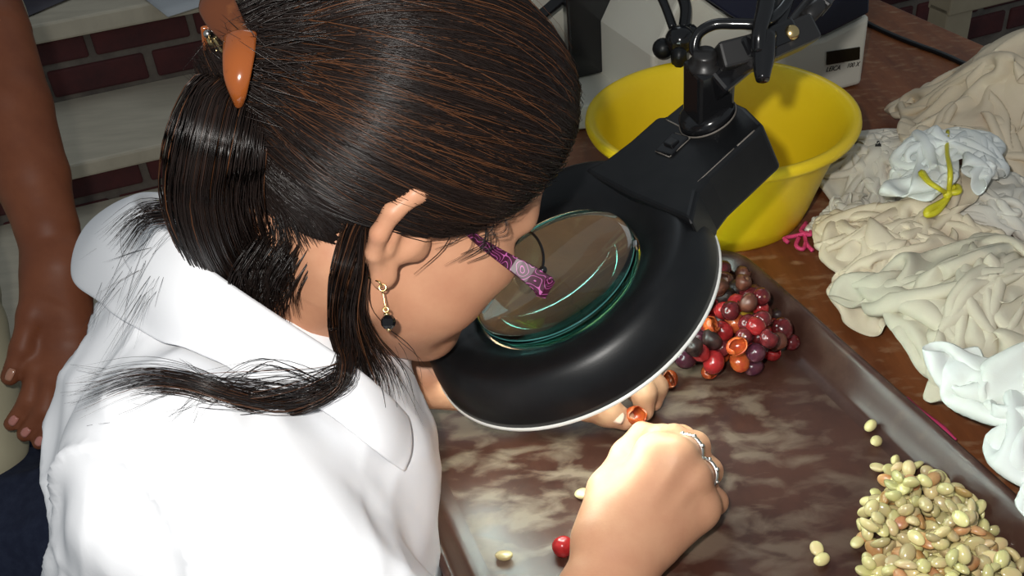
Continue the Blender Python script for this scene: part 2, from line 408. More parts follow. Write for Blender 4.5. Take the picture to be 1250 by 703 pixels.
# ------------------------------------------------------------------ table
tab = thing('table', R3(0.55, 0.6, 0), 'long brown wooden work table under the tray and bowl', 'table')
ubox('tabletop', 0.075, 1.02, -0.25, 1.45, TZ - 0.03, TZ, M['wood'], tab, 0.004)
for u, v in ((0.12, -0.2), (0.97, -0.2), (0.12, 1.39), (0.97, 1.39)):
    ubox('leg', u - 0.03, u + 0.03, v - 0.03, v + 0.03, 0, TZ - 0.03, M['wood'], tab, 0.004)
# baking tray: dished floor, sloping wall, rolled edge
U0, U1, V0, V1 = 0.076, 0.449, 0.12, 0.684
def rrect(u0, u1, v0, v1, r, z, n=7):
    out = []
    for cu, cv, a0 in ((u1 - r, v1 - r, 0), (u0 + r, v1 - r, 90), (u0 + r, v0 + r, 180), (u1 - r, v0 + r, 270)):
        for i in range(n):
            a = math.radians(a0 + 90 * i / (n - 1)); out.append(R3(cu + r * math.cos(a), cv + r * math.sin(a), z))
    return out
tray = thing('baking_tray', R3(0.26, 0.4, TZ), 'dark brown metal baking tray with a rolled rim and smeared residue', 'tray')
prof = [(0.060, 0.0022, .03), (0.028, 0.0020, .03), (0.022, 0.0030, .03), (0.0185, 0.0055, .032), (0.0095, 0.0225, .036), (0.0065, 0.0268, .038), (0.0030, 0.0290, .040), (0.0, 0.0275, .042), (-0.0015, 0.0240, .043), (0.0005, 0.0215, .042), (0.004, 0.022, .04)]
vs_ = []; fs = []
for ins, z, r in prof: vs_ += rrect(U0 + ins, U1 - ins, V0 + ins, V1 - ins, r, TZ + z)
nr = 28
for i in range(len(prof) - 1):
    for j in range(nr): fs.append((i * nr + j, i * nr + (j + 1) % nr, (i + 1) * nr + (j + 1) % nr, (i + 1) * nr + j))
o = fixn(mesh_obj('rim', vs_, fs, M['tray_rim'], tray)); solid(o, 0.0012, -1); subd(o, 1)
prism('tray_floor', rrect(U0 + .027, U1 - .027, V0 + .027, V1 - .027, .03, TZ + 0.0006), W * 0.0016, M['tray'], tray)
TF = TZ + 0.0022

# ------------------------------------------------------------------ magnifier lamp
Ln = nrm([-.4005, -.0736, .9133]); Lc = np.array([.029, .583, .9026])
Ld = np.array([0.7946, 0.4686, 0.3862]); Ld = nrm(Ld - Ln * (Ld @ Ln)); Le = np.cross(Ln, Ld); LA = (Ld, Le, Ln)
def L(x, y, z): return Lc + Ld * x + Le * y + Ln * z
lampo = thing('magnifier_lamp', L(0, 0, -.033), 'black ring magnifier lamp on a jointed arm over the tray', 'lamp')
def flare(t):                                               # the housing swells towards the neck on its far side
    d = (t - math.radians(46) + math.pi) % (2 * math.pi) - math.pi
    return math.exp(-(d / math.radians(38)) ** 2)
hp = [(.0645, -.020), (.0640, -.0088), (.0655, -.0072), (.068, -.0060), (.074, -.0010), (.082, .0030), (.091, .0046), (.0960, .0044), (.1000, .0030), (.1040, -.0010), (.1075, -.0070), (.1100, -.0130), (.1112, -.0190), (.1122, -.0270), (.1126, -.0310), (.1105, -.0310), (.108, -.020), (.100, -.008), (.090, -.006), (.0675, -.011), (.0670, -.020), (.0645, -.020)]
vs_ = []; fs = []; NH = 112
for r, h in hp:
    for j in range(NH):
        t = 2 * math.pi * j / NH; k = flare(t) * max(0, min(1, (r - .088) / .014))
        vs_.append(L(r * (1 + .11 * k) * math.cos(t), r * (1 + .11 * k) * math.sin(t), h + .004 * k))
for i in range(len(hp) - 1):
    for j in range(NH): fs.append((i * NH + j, i * NH + (j + 1) % NH, (i + 1) * NH + (j + 1) % NH, (i + 1) * NH + j))
ring = fixn(mesh_obj('ring_housing', vs_, fs, M['black'], lampo))
lathe('white_rim', [(.1118, -.0306), (.1136, -.0312), (.1138, -.0330), (.1120, -.0342), (.1095, -.0336), (.1085, -.0306), (.1118, -.0306)], Lc, LA, M['white'], lampo, 96)
lathe('reflector', [(.1095, -.0315), (.1070, -.024), (.0990, -.0092), (.0890, -.0062), (.0690, -.0110), (.0684, -.0200)], Lc, LA, M['white'], lampo, 72)
an = np.linspace(0, 2 * math.pi, 72, endpoint=False)
tube('fluorescent_tube', [L(.089 * math.cos(a), .089 * math.sin(a), -.0190) for a in an], .0072, M['tubew'], lampo, k=12, closed=True)
# lens: thick biconvex glass standing proud of the housing
def arc(r0, z0, bulge, n): return [(r0 * i / n, z0 + bulge * (1 - (i / n) ** 2)) for i in range(n + 1)]
lp = arc(.0622, 0.0, .0050, 14) + [(.0628, -.0006), (.0628, -.0120)] + arc(.0622, -.0126, -.0050, 14)[::-1]
lathe('lens', lp, Lc, LA, M['lens'], lampo, 96)
for a in (2.3, 5.6): box('lens_clip', L(.0640 * math.cos(a), .0640 * math.sin(a), -.001), (Ld * math.cos(a) + Le * math.sin(a), -Ld * math.sin(a) + Le * math.cos(a), Ln), (.0016, .0032, .0022), M['steel'], lampo, .0006)
# neck block behind the ring with its concave shoulders
nk = [(.080, .060), (.098, .0505), (.120, .0475), (.150, .0475), (.153, .0405), (.176, .0385), (.1835, .022), (.186, .004), (.1835, -.018), (.1735, -.0465), (.118, -.0475), (.104, -.051), (.090, -.062), (.080, -.070), (.078, 0)]
o = prism('neck_block', [L(x, y, .0072) for x, y in nk], Ln * -.0420, M['black'], lampo, .004, 3)
ridge = [(.1495, .036), (.148, .020), (.1455, .002), (.147, -.012)]
tube('parting_line', [L(x, y, .0073) for x, y in ridge], .0006, M['rub'], lampo, 14, 6)
tube('edge_line', [L(.166, -.0445, .0068), L(.149, -.0445, .0068)], .0006, M['rub'], lampo, 6, 6)
tube('edge_line', [L(.146, -.0442, .0068), L(.110, -.0446, .0068)], .0005, M['rub'], lampo, 6, 6)
sw = box('rocker_switch', L(.130, .0055, .0082), (nrm(Ld + .1 * Le), nrm(Le - .1 * Ld), Ln), (.0100, .0085, .0016), M['gloss'], lampo, .001)
beam('rocker', L(.126, .0055, .0107), L(.134, .0055, .0095), .0095, .003, M['black'], sw, Ln, .0008)
for a, b in (((.120, -.0030), (.140, -.0030)), ((.1195, .0140), (.1195, -.0030)), ((.1405, .0140), (.1405, -.0030))):
    tube('switch_bezel', [L(*a, .0079), L(*b, .0079)], .0005, M['rub'], sw, 4, 6)
# swivel post
pb = L(.163, .002, .0070); pt = P(866, 84, proj(pb)[2] - .035); pz = nrm(pt - pb); px_ = nrm(np.cross(V, pz)); py_ = np.cross(pz, px_)
lathe('post_collar', [(.0, .000), (.0205, .000), (.0210, .003), (.0200, .0075), (.0165, .0100), (.0, .0100)], pb, (nrm(Ld), nrm(Le), Ln), M['gloss'], lampo, 40)
lathe('collar_edge', [(.0214, .0002), (.0224, .0006), (.0218, .0016)], pb, (nrm(Ld), nrm(Le), Ln), M['rub'], lampo, 40)
box('post', (pb + pt) / 2 + pz * .006, (px_, py_, pz), (.0150, .0120, np.linalg.norm(pt - pb) / 2), M['gloss'], lampo, .003)
ptop = pt + pz * .006
lathe('cable_gland', [(.0, .006), (.0075, .006), (.0085, .004), (.0085, -.002), (.0115, -.003), (.0115, -.008), (0, -.008)], ptop + pz * .004 - px_ * .004, (px_, py_, pz), M['worn'], lampo, 24)
D1 = proj(ptop)[2]
beam('bracket', P(866, 104, D1 + .004), P(912, 66, D1 + .012), .024, .024, M['gloss'], lampo, FW, .003)
beam('hinge_plate', P(892, 52, D1 - .004), P(900, 84, D1 - .004), .024, .030, M['worn'], lampo, FW, .002)
beam('hinge_plate', P(898, 76, D1 - .008), P(984, 38, D1 + .02), .020, .026, M['worn'], lampo, FW, .003)
beam('knuckle', P(905, 62, D1 - .016), P(968, 36, D1 + .004), .016, .012, M['gloss'], lampo, FW, .003)
tube('clamp_lever', [P(933, 40, D1 - .02), P(932, 70, D1 - .022), P(931, 86, D1 - .024), P(931, 98, D1 - .026)], [.008, .0075, .006, .0045], M['gloss'], lampo, 14, 12)
tube('clamp_grip', [P(926, 62, D1 - .023), P(927, 38, D1 - .026), P(934, 10, D1 - .02), P(940, -30, D1 - .01)], [.0055, .005, .006, .006], M['gloss'], lampo, 16, 10)
pv = P(966, 40, D1 - .004)
lathe('pivot_screw', [(0, .004), (.004, .0035), (.0055, .001), (.0055, -.003), (0, -.003)], pv, (RI, UP, -FW), M['brass'], lampo, 20)
# two pairs of arm bars, rising out of view, down to a clamp on the far table edge
top = R3(0.86, 1.02, 1.42)
elbow = P(1150, -190, 1.10)
a0 = P(958, 44, D1 + .012)
beam('arm_bar', a0, elbow, .013, .013, M['worn'], lampo, FW, .002)
beam('arm_bar', P(1000, 8, D1 + .03), elbow + np.array([-.02, .01, .035]), .013, .013, M['worn'], lampo, FW, .002)
tube('arm_spring', [P(985, 22, D1 + .02), P(1080, -80, D1 + .1)], .006, M['worn'], lampo, 8, 10)
beam('arm_link', P(928, 62, D1 - .004), P(958, -40, D1 + .02), .012, .012, M['worn'], lampo, FW, .002)
beam('arm_link', P(940, 60, D1 - .008), P(975, -40, D1 + .02), .008, .010, M['gloss'], lampo, FW, .002)
base = R3(0.985, 1.25, TZ)
beam('upright', elbow, base + W * .05, .016, .016, M['worn'], lampo, FW, .002)
lathe('table_clamp', [(0, .06), (.014, .06), (.016, .02), (.030, .012), (.032, .0), (0, .0)], base, (U, V, W), M['worn'], lampo, 24)
# supply cable looping from the post top to the arm
tube('cable', [ptop + pz * .006 - px_ * .004, P(848, 62, D1 - .002), P(852, 42, D1 - .004), P(872, 30, D1 - .006), P(900, 29, D1 - .01), P(930, 28, D1 - .012), P(955, 10, D1), P(985, -40, D1 + .02)], .0038, M['gloss'], lampo, 48, 10)

# ------------------------------------------------------------------ yellow bowl
bc = np.array([.222, .895, TZ])
bowl = lathe('plastic_bowl', [(0, .003), (.070, .003), (.084, .007), (.091, .020), (.104, .060), (.1175, .098), (.1210, .1075), (.1255, .1120), (.1300, .1130), (.1330, .1110), (.1340, .1060), (.1325, .1020), (.1300, .1015), (.1275, .1035), (.1240, .104),
       (.1195, .096), (.1070, .060), (.0950, .020), (.0890, .004), (.086, 0), (.082, 0), (.081, .0015), (0, .0015)], bc, (U, V, W), M['yellow'], None, 80)
tag(bowl, 'round yellow plastic bowl with a thick rolled rim', 'bowl')

# ------------------------------------------------------------------ microscopes at the back
sc = thing('stereo_microscope', PV(930, 100, .96) * np.array([1, 1, 0]) + W * TZ, 'white and navy microscope base with a small black display', 'microscope')
v0 = .952; dep = .155
front = [(1051, 112), (1063, 18), (1008, 46), (955, 58), (893, 23), (849, -9), (838, -18), (797, 70), (797, 71)]
fp = [PV(x, y, v0) for x, y in front]; fp[0][2] = TZ + .001; fp[-1] = fp[-2] * np.array([1, 1, 0]) + W * (TZ + .001)
prism('base_housing', fp, V * dep, M['scope'], sc, .006, 3)
fp2 = [PV(x, y, v0 - .004) for x, y in [(1061.5, 16), (1008, 43), (955, 55), (893, 20), (852, -8), (852, -70), (1064, -70)]]
prism('top_housing', fp2, V * (dep - .01), M['navy'], sc, .003)
fd = [PV(x, y, v0 - .0005) for x, y in [(1009, 63), (1049, 57), (1048.5, 72), (1008.5, 79)]]
prism('display', fd, -V * .0015, M['disp'], sc)
def lettering(txt, a, b, h, m, parent, wide=1.0):
    cu = bpy.data.curves.new('lettering', 'FONT'); cu.body = txt; cu.size = 1.0; cu.extrude = 0.01; cu.shear = 0.25
    tmp = bpy.data.objects.new('lettering', cu); link(tmp); dg = bpy.context.evaluated_depsgraph_get(); me = bpy.data.meshes.new_from_object(tmp.evaluated_get(dg))
    bpy.data.objects.remove(tmp)
    co = np.array([v.co[:] for v in me.vertices]); w = co[:, 0].max() - co[:, 0].min(); co[:, 0] -= co[:, 0].min()
    x = nrm(b - a); z = nrm(W - x * (W @ x)); s = np.linalg.norm(b - a) / w; hh = h / (co[:, 1].max() - co[:, 1].min())
    out = a + co[:, :1] * s * x + co[:, 1:2] * hh * z - V * (.0006 + co[:, 2:3] * .02)
    for i, v in enumerate(me.vertices): v.co = out[i]
    me.materials.clear(); me.materials.append(m); o = bpy.data.objects.new('lettering', me); link(o); setp(o, parent); return o
lettering('LEICA', PV(1008, 87.5, v0), PV(1025, 84.8, v0), .0062, M['disp'], sc)
lettering('100 X', PV(1034, 82.5, v0), PV(1049, 80.2, v0), .0058, M['disp'], sc)
# second microscope, mostly hidden behind the head
s2 = thing('microscope_stand', R3(0.50, 1.15, TZ), 'black upright microscope stand with a white foot behind the bowl', 'microscope')
ft = [(640, 95), (760, 81), (770, 120), (640, 140)]
prism('foot', [G(x, y, TZ + .034) for x, y in ft], W * -.033, M['scope'], s2, .006, 3)
cp = [G(x, y, TZ + .035) for x, y in [(696, 98), (760.5, 84), (758, 60), (690, 70)]]
prism('column', cp, W * .42, M['gloss'], s2, .004)
beam('stage_arm', PV(690, -6, 1.16), PV(655, 24, 1.16), .014, .012, M['gloss'], s2, FW, .002)
bs = PV(665, 12, 1.24); bs[2] = max(bs[2], TZ + .0815)
box('body_shell', bs, (U, V, W), (.05, .03, .08), M['scope'], s2, .01)
# blue bucket
bb = R3(.655, 1.245, TZ)
bk = lathe('bucket', [(0, .002), (.058, .002), (.061, 0), (.064, .004), (.092, .20), (.096, .205), (.096, .212), (.092, .214), (.089, .206), (.061, .006), (0, .006)], bb, (U, V, W), M['blue'], None, 48)
tag(bk, 'blue plastic bucket between the two microscopes', 'bucket')
# black gooseneck joint in front of the white microscope
gk = thing('gooseneck_lamp', G(829, 84, TZ), 'black gooseneck lamp joint with round knobs behind the bowl', 'lamp')
gd = proj(PV(832, 46, .926))[2]
def ball(name, c, r, m, parent, ax=(1, 1, 1)):
    lathe(name, [(r * math.sin(math.pi * i / 12), -r * math.cos(math.pi * i / 12)) for i in range(13)], c, (RI, UP, FW), m, parent, 20, sx=ax[0], sy=ax[1])
ball('ball_joint', P(830, 49, gd - .01), .0165, M['gloss'], gk)
ball('knob', P(843, 47, gd), .0125, M['gloss'], gk, (.8, 1.3))
ball('knob', P(809, 59, gd), .0115, M['black'], gk)
tube('gooseneck', [P(822, 36, gd), P(812, 8, gd), P(800, -20, gd), P(790, -60, gd)], .0048, M['gloss'], gk, 16, 10)
tube('gooseneck', [P(835, 36, gd), P(837, 10, gd), P(830, -12, gd), P(815, -50, gd)], .0065, M['gloss'], gk, 16, 10)
tube('stem', [P(828, 56, gd), P(829, 75, gd), G(829, 84, TZ + .008)], .009, M['black'], gk, 8, 10)
# cable across the table
tag(tube('power_cable', [G(x, y, TZ + .0035) for x, y in [(1040, 18), (1066, 32), (1092, 44), (1120, 55), (1150, 66), (1190, 84)]], .0035, M['black'], None, 24, 8), 'thin black power cable lying across the wooden table', 'cable')
# cream wooden frame standing beyond the table
fr = thing('wooden_frame', R3(1.2, 1.45, 0), 'cream painted wooden frame standing beyond the table', 'frame')
M['creamwood'] = mat('cream_paint', (0.33, 0.28, 0.19), 0.6, noise=(5, (0.22, 0.18, 0.12), 0.4, 0.8))
fv = 1.40
a = PV(1168, 40, fv); b = PV(1168, -4, fv)
au = a @ U
ubox('post', au - .030, au + .030, fv, fv + .05, 0, .60, M['creamwood'], fr, .003)
ubox('post', au + .62, au + .68, fv, fv + .05, 0, .60, M['creamwood'], fr, .003)
zz = PV(1200, 2, fv)[2]
ubox('rail', au - .03, au + .68, fv - .004, fv + .054, zz - .012, zz + .05, M['creamwood'], fr, .003)
ubox('rail', au - .03, au + .68, fv, fv + .05, .15, .19, M['creamwood'], fr, .003)
# ------------------------------------------------------------------ the woman
HR = np.array([[0.8152, -0.2299, 0.5317], [0.1884, 0.9732, 0.1319], [-0.5477, -0.0073, 0.8366]])
HR = np.stack([nrm(HR[:, 0]), nrm(HR[:, 1]), nrm(np.cross(HR[:, 0], HR[:, 1]))], 1); HO = np.array([-0.0796, 0.5439, 0.9994])
def hw(p): return np.asarray(p, float) @ HR.T + HO          # head frame (x forward, y left, z up, origin between the ears) to world
def hl(p): return (np.asarray(p, float) - HO) @ HR
woman = thing('person', R3(-0.12, 0.42, 0.45), 'woman in a white coat bending over the ring magnifier lamp', 'person')
parts = []                                                   # pieces of the one body mesh
# head and neck
Fh = Field((-.17, -.10, -.19), (.135, .10, .155), .0016)
Fh.ell((-.010, 0, .045), (.094, .074, .084), 0)
Fh.ell((.028, 0, .050), (.060, .062, .064), .03)
Fh.ell((.040, 0, -.028), (.046, .056, .070), .03)
for s in (-1, 1):
    Fh.cone((.002, s * .056, -.038), (.066, s * .016, -.074), .018, .017, .025)
    Fh.ell((.048, s * .042, -.024), (.032, .027, .034), .02)
    Fh.ell((.052, s * .050, .002), (.032, .018, .016), .02)
Fh.ell((.076, 0, -.078), (.018, .022, .017), .02)
Fh.cone((.078, -.034, .030), (.085, 0, .030), .011, .012, .015); Fh.cone((.078, .034, .030), (.085, 0, .030), .011, .012, .015)
Fh.cone((.085, 0, .022), (.102, 0, -.022), .008, .0110, .012)
for s in (-1, 1): Fh.ell((.093, s * .012, -.027), (.010, .008, .008), .006)
for s in (-1, 1):
    Fh.ell((.092, s * .032, .012), (.016, .019, .011), .012, sub=True)
    Fh.ell((.0725, s * .032, .010), (.0130, .0150, .0120), .003)
Fh.cone((.088, -.018, -.054), (.0975, 0, -.050), .0045, .0065, .005); Fh.cone((.088, .018, -.054), (.0975, 0, -.050), .0045, .0065, .005)
Fh.cone((.086, -.015, -.062), (.0945, 0, -.064), .005, .0070, .005); Fh.cone((.086, .015, -.062), (.0945, 0, -.064), .005, .0070, .005)
nb = hl(P(322, 405, .665))
Fh.cone((-.025, 0, -.03), nb, .050, .050, .03)
Fh.cone((-.055, 0, .0), nb + np.array([-.015, 0, 0]), .034, .044, .03)
for s in (-1, 1): Fh.cone((-.02, s * .052, -.025), nb * np.array([1, 1, 1]) + np.array([.02, s * .02, 0]), .017, .022, .02)
# ears
for s in (-1, 1):
    def ep(x, o, z): return (x + .000, s * (.070 + o), z + .013)
    hx = [(.007, .009, .029), (-.002, .014, .034), (-.012, .017, .030), (-.019, .018, .017), (-.020, .017, .002), (-.016, .013, -.012), (-.008, .009, -.022)]
    Fh.ell(ep(-.004, .006, .004), (.0155, .0085, .030), .006, M=np.array([[.97, 0, .24], [0, 1, 0], [-.24, 0, .97]]))
    Fh.ell(ep(-.002, .0145, .006), (.0085, .0050, .017), .005, sub=True)
    Fh.cone(ep(.009, .003, .012), ep(*hx[0]), .0035, .0048, .004)
    for i in range(len(hx) - 1): Fh.cone(ep(*hx[i]), ep(*hx[i + 1]), [.0048, .0054, .0056, .0054, .0050, .0046][i], [.0054, .0056, .0054, .0050, .0046, .0044][i], .003)
    Fh.cone(ep(-.010, .0115, .016), ep(-.009, .0115, -.008), .0026, .0030, .005)
    Fh.ell(ep(-.003, .009, -.026), (.0075, .0045, .0085), .004)
    Fh.ell(ep(.010, .004, -.006), (.006, .004, .008), .008)
hv, hf = Fh.mesh(); parts.append((hw(hv), hf))
# right arm and hand
Ew = P(600, 930, .585); wr = P(745, 700, .632)
mcp = [P(799, 552, .662), P(826, 557, .658), P(845, 583, .659), P(854, 617, .666)]
Fr = Field(np.min([Ew, wr, *mcp, P(770, 480, .70)], 0) - .045, np.max([Ew, wr, *mcp, P(800, 500, .72)], 0) + .05, .0016)
Fr.cone(Ew, P(728, 735, .625), .040, .0235, 0)
Fr.cone(P(728, 735, .625), P(742, 690, .634), .0225, .0195, .02); Fr.cone(P(750, 735, .632), P(764, 688, .641), .0215, .0190, .02)
wrs = [P(742, 668, .640), P(752, 668, .641), P(766, 670, .643), P(778, 668, .646)]
for i in range(4):
    Fr.cone(wrs[i], mcp[i], .0165, [.0125, .0118, .0110, .0105][i], .014)
    Fr.ell(mcp[i] - FW * .0030 , (.0098, .0098, .0098), .007)
Fr.cone(P(764, 640, .658), P(800, 575, .680), .019, .015, .02); Fr.cone(P(800, 655, .655), P(842, 622, .668), .014, .013, .02)
def up3(p, dx, dy, dd):
    q = proj(p); return P(q[0] + dx, q[1] + dy, q[2] + dd)
# index, middle, ring, little: knuckle, middle joint, end joint, tip
fing = [[mcp[0], P(823, 537, .690), P(809, 534, .706), P(791, 532, .712)],
        [mcp[1], P(848, 545, .692), P(832, 535, .712), P(812, 540, .716)],
        [mcp[2], P(864, 575, .692), P(848, 562, .713), P(826, 566, .713)],
        [mcp[3], P(872, 612, .692), P(858, 595, .712), P(836, 600, .710)]]
for i, f in enumerate(fing):
    r = [(.0112, .0100, .0085, .0072), (.0112, .0098, .0086, .0075), (.0105, .0094, .0082, .0072), (.0098, .0085, .0074, .0065)][i]
    Fr.chain(f, r, .006)
Fr.chain([P(738, 655, .650), P(745, 600, .668), P(765, 556, .694), P(783, 528, .708)], [.020, .0150, .0105, .0082], .014)
for a, b in zip(mcp, wrs): Fr.cone(a - FW * .0095, (a * .35 + b * .65) - FW * .0125, .0026, .0018, .006)
parts.append(Fr.mesh())
# left arm and hand, reaching round under the lamp
Lw = G(655, 470, TZ + .045); Le_ = G(440, 436, TZ + .075); kn = [G(718, 462, TZ + .052), G(722, 450, TZ + .055), G(726, 438, TZ + .050)]
Fl = Field(np.min([Lw, Le_, *kn, G(790, 515, TZ + .03)], 0) - .05, np.max([Lw, Le_, *kn, G(795, 470, TZ + .03)], 0) + .05, .0018)
Fl.cone(Le_, Lw, .036, .024, 0)
for k_ in kn: Fl.cone(Lw, k_, .018, .012, .02)
Lt = proj(G(774, 507, TZ + .022))[2]
Fl.chain([P(690, 478, Lt - .022), P(716, 492, Lt - .020), P(740, 502, Lt - .014), P(762, 512, Lt - .008)], [.017, .0125, .0108, .0084], .014)
Fl.chain([kn[0], P(765, 452, Lt + .000), P(786, 478, Lt - .004), P(786, 502, Lt + .004)], [.0115, .0105, .0092, .0078], .008)
Fl.chain([kn[1], P(778, 450, Lt + .016), P(800, 472, Lt + .016), P(797, 490, Lt + .022)], [.0115, .0105, .009, .0078], .008)
Fl.chain([kn[2], P(772, 440, Lt + .03), P(786, 466, Lt + .032), P(775, 480, Lt + .034)], [.011, .010, .009, .0075], .008)
parts.append(Fl.mesh())
# trunk, upper arms and legs inside the clothes
SR = P(226, 580, .565); SL = P(250, 330, .80); CH = P(302, 480, .68); PE = R3(-0.09, 0.40, 0.47)
Fb = Field((-.55, .05, .10), (.30, .85, 1.10), .006)
Fb.cone(CH, PE, .075, .085, 0); Fb.cone(P(322, 405, .665), CH, .045, .06, .03)
Fb.cone(SR * .94 + CH * .06, SL * .9 + CH * .1, .035, .035, .04); Fb.cone(SR, P(500, 875, .548), .042, .038, .03); Fb.cone(P(500, 875, .548), Ew, .038, .036, .03); Fb.cone(SL * .9 + CH * .1, Le_, .036, .034, .03)
Fb.cone(PE, R3(.26, .28, .47), .085, .06, .04); Fb.cone(PE, R3(.26, .48, .47), .085, .06, .04)
parts.append(Fb.mesh())
vv = []; ff = []; n0 = 0
for v, f in parts: vv.append(v); ff.append(f + n0); n0 += len(v)
body = mesh_obj('body', np.vstack(vv), np.vstack(ff), M['skin'], woman)
# finger nail on the left thumb
def nail(name, c, along, nml, l, w, m, parent):
    along = nrm(along); nml = nrm(nml - along * (nml @ along)); sd = np.cross(along, nml); vs_ = []; fs = []
    for i in range(7):
        for j in range(7):
            a = -1 + 2 * i / 6; b = -1 + 2 * j / 6; k = 1 - .25 * abs(a) ** 3
            vs_.append(c + along * a * l + sd * b * w * k + nml * (.0016 * (1 - b * b) - .0006 * a * a))
    for i in range(6):
        for j in range(6): fs.append((i * 7 + j, (i + 1) * 7 + j, (i + 1) * 7 + j + 1, i * 7 + j + 1))
    return solid(mesh_obj(name, vs_, fs, m, parent), .0006)
nail('fingernail', P(753, 508, Lt - .0212), P(762, 512, Lt - .008) - P(742, 503, Lt - .012), -FW + UP * .3, .0062, .0052, M['nail'], woman)
# coat
Fc = Field((-.50, .08, .40), (.16, .86, 1.12), .0045)
Fc.cone(P(312, 425, .68), CH, .056, .105, 0)
Fc.cone(CH, P(300, 640, .655), .108, .104, .05)
Fc.cone(P(300, 640, .655), PE + W * .04, .104, .130, .05)
Fc.cone(P(318, 460, .668), SR, .042, .056, .04)
Fc.cone(P(300, 400, .71), SL, .045, .052, .04)
Fc.cone(P(368, 575, .665), P(385, 770, .66), .066, .080, .04)
Fc.cone(SR, P(500, 875, .545), .057, .056, .03)
Fc.cone(P(500, 875, .545), P(565, 925, .575), .052, .047, .02)
Fc.cone(SL, Le_ + V * -.02 + U * -.05, .058, .050, .03)
cv, cf = Fc.mesh()
def vnormals(v, f):
    n = np.zeros_like(v); a = np.cross(v[f[:, 2]] - v[f[:, 0]], v[f[:, 3]] - v[f[:, 1]])
    for k in range(4): np.add.at(n, f[:, k], a)
    return n / (np.linalg.norm(n, axis=1, keepdims=True) + 1e-12)
cn = vnormals(cv, cf)
ax = nrm(P(500, 875, .545) - SR)
X = cv + .02 * np.stack([vnoise(cv * 14, 1), vnoise(cv * 14, 2), vnoise(cv * 14, 3)], -1)
al = X @ ax; q1 = np.stack([al * 7, (X - np.outer(al, ax)) @ nrm(np.cross(ax, W)) * 24, X @ W * 10], -1)
disp = .0042 * ridges(q1 * 1.3, 5) + .0020 * ridges(X * np.array([36, 28, 22]), 6) + .002 * vnoise(X * 11, 8)
coat = mesh_obj('coat', cv + cn * disp[:, None], cf, M['shirt'], woman)
# collar: leaf and stand around the neck
dg = bpy.context.evaluated_depsgraph_get()
def bvh_of(o):
    e = o.evaluated_get(dg); m = e.to_mesh(); v = [o.matrix_world @ w.co for w in m.vertices]; f = [tuple(p.vertices) for p in m.polygons]; b = BVHTree.FromPolygons(v, f); e.to_mesh_clear(); return b
bpy.context.view_layer.update(); ctree = bvh_of(coat)
def oc(px, py, lift, default):
    r_ = ray(px, py); h = ctree.ray_cast(Vector(CAM), Vector(nrm(r_)))
    return CAM + nrm(r_) * (h[3] - lift) if h[0] is not None else P(px, py, default)
fold = [P(498, 508, .622), P(470, 478, .592), P(420, 438, .568), P(335, 382, .553), P(255, 326, .553), P(200, 276, .580), P(163, 243, .640), P(200, 236, .735), P(320, 262, .79), P(420, 340, .79), P(478, 440, .75), P(500, 492, .705)]
leaf = [oc(494, 578, .006, .6), oc(445, 540, .006, .58), oc(385, 497, .006, .56), oc(300, 462, .006, .55), oc(205, 425, .006, .57), oc(128, 372, .006, .62), P(88, 335, .690), P(130, 258, .77), P(280, 250, .84), P(430, 350, .84), P(500, 440, .77), P(506, 506, .70)]
stand = [P(498, 540, .668), P(470, 520, .640), P(425, 478, .625), P(350, 425, .628), P(280, 380, .645), P(240, 340, .675), P(215, 310, .71), P(250, 300, .745), P(330, 320, .77), P(410, 390, .765), P(465, 480, .735), P(495, 535, .70)]
NC = 72; fo, le, st = [spline(q_, NC) for q_ in (fold, leaf, stand)]
rows = [st * (1 - t) + fo * t for t in np.linspace(0, 1, 9)]
c_ = P(330, 400, .67)
for t in np.linspace(0, 1, 12)[1:]:
    q_ = fo * (1 - t) + le * t; o_ = q_ - c_; o_ /= np.linalg.norm(o_, axis=1, keepdims=True)
    wob = .0020 * vnoise(np.stack([np.arange(NC) * .22, np.full(NC, t * 2.2), np.zeros(NC)], -1), 4)
    q_ = q_ + o_ * (.006 * math.sin(math.pi * t) + wob * t)[:, None]
    for i in range(NC):                                     # keep the leaf clear of the coat below it
        h = ctree.find_nearest(Vector(q_[i]))
        if h[0] is not None and (Vector(q_[i]) - h[0]).dot(h[1]) < .004 and h[3] < .05: q_[i] = np.array(h[0]) + np.array(h[1]) * .004
    rows.append(q_)
vs_ = np.vstack(rows); nr_ = len(rows)
fs = [(i * NC + j, i * NC + j + 1, (i + 1) * NC + j + 1, (i + 1) * NC + j) for i in range(nr_ - 1) for j in range(NC - 1)]
collar = mesh_obj('collar', vs_, fs, M['shirt'], woman); solid(collar, .0022); subd(collar, 1)
trousers_f = Field((-.45, .05, .25), (.40, .80, .62), .007)
trousers_f.cone(PE + W * -.02, PE + W * -.021, .135, .135, 0)
for v_ in (.28, .48): trousers_f.cone(PE + W * -.02, R3(.24, v_, .45), .10, .075, .05)
mesh_obj('trousers', *trousers_f.mesh(), M['denim'], woman)
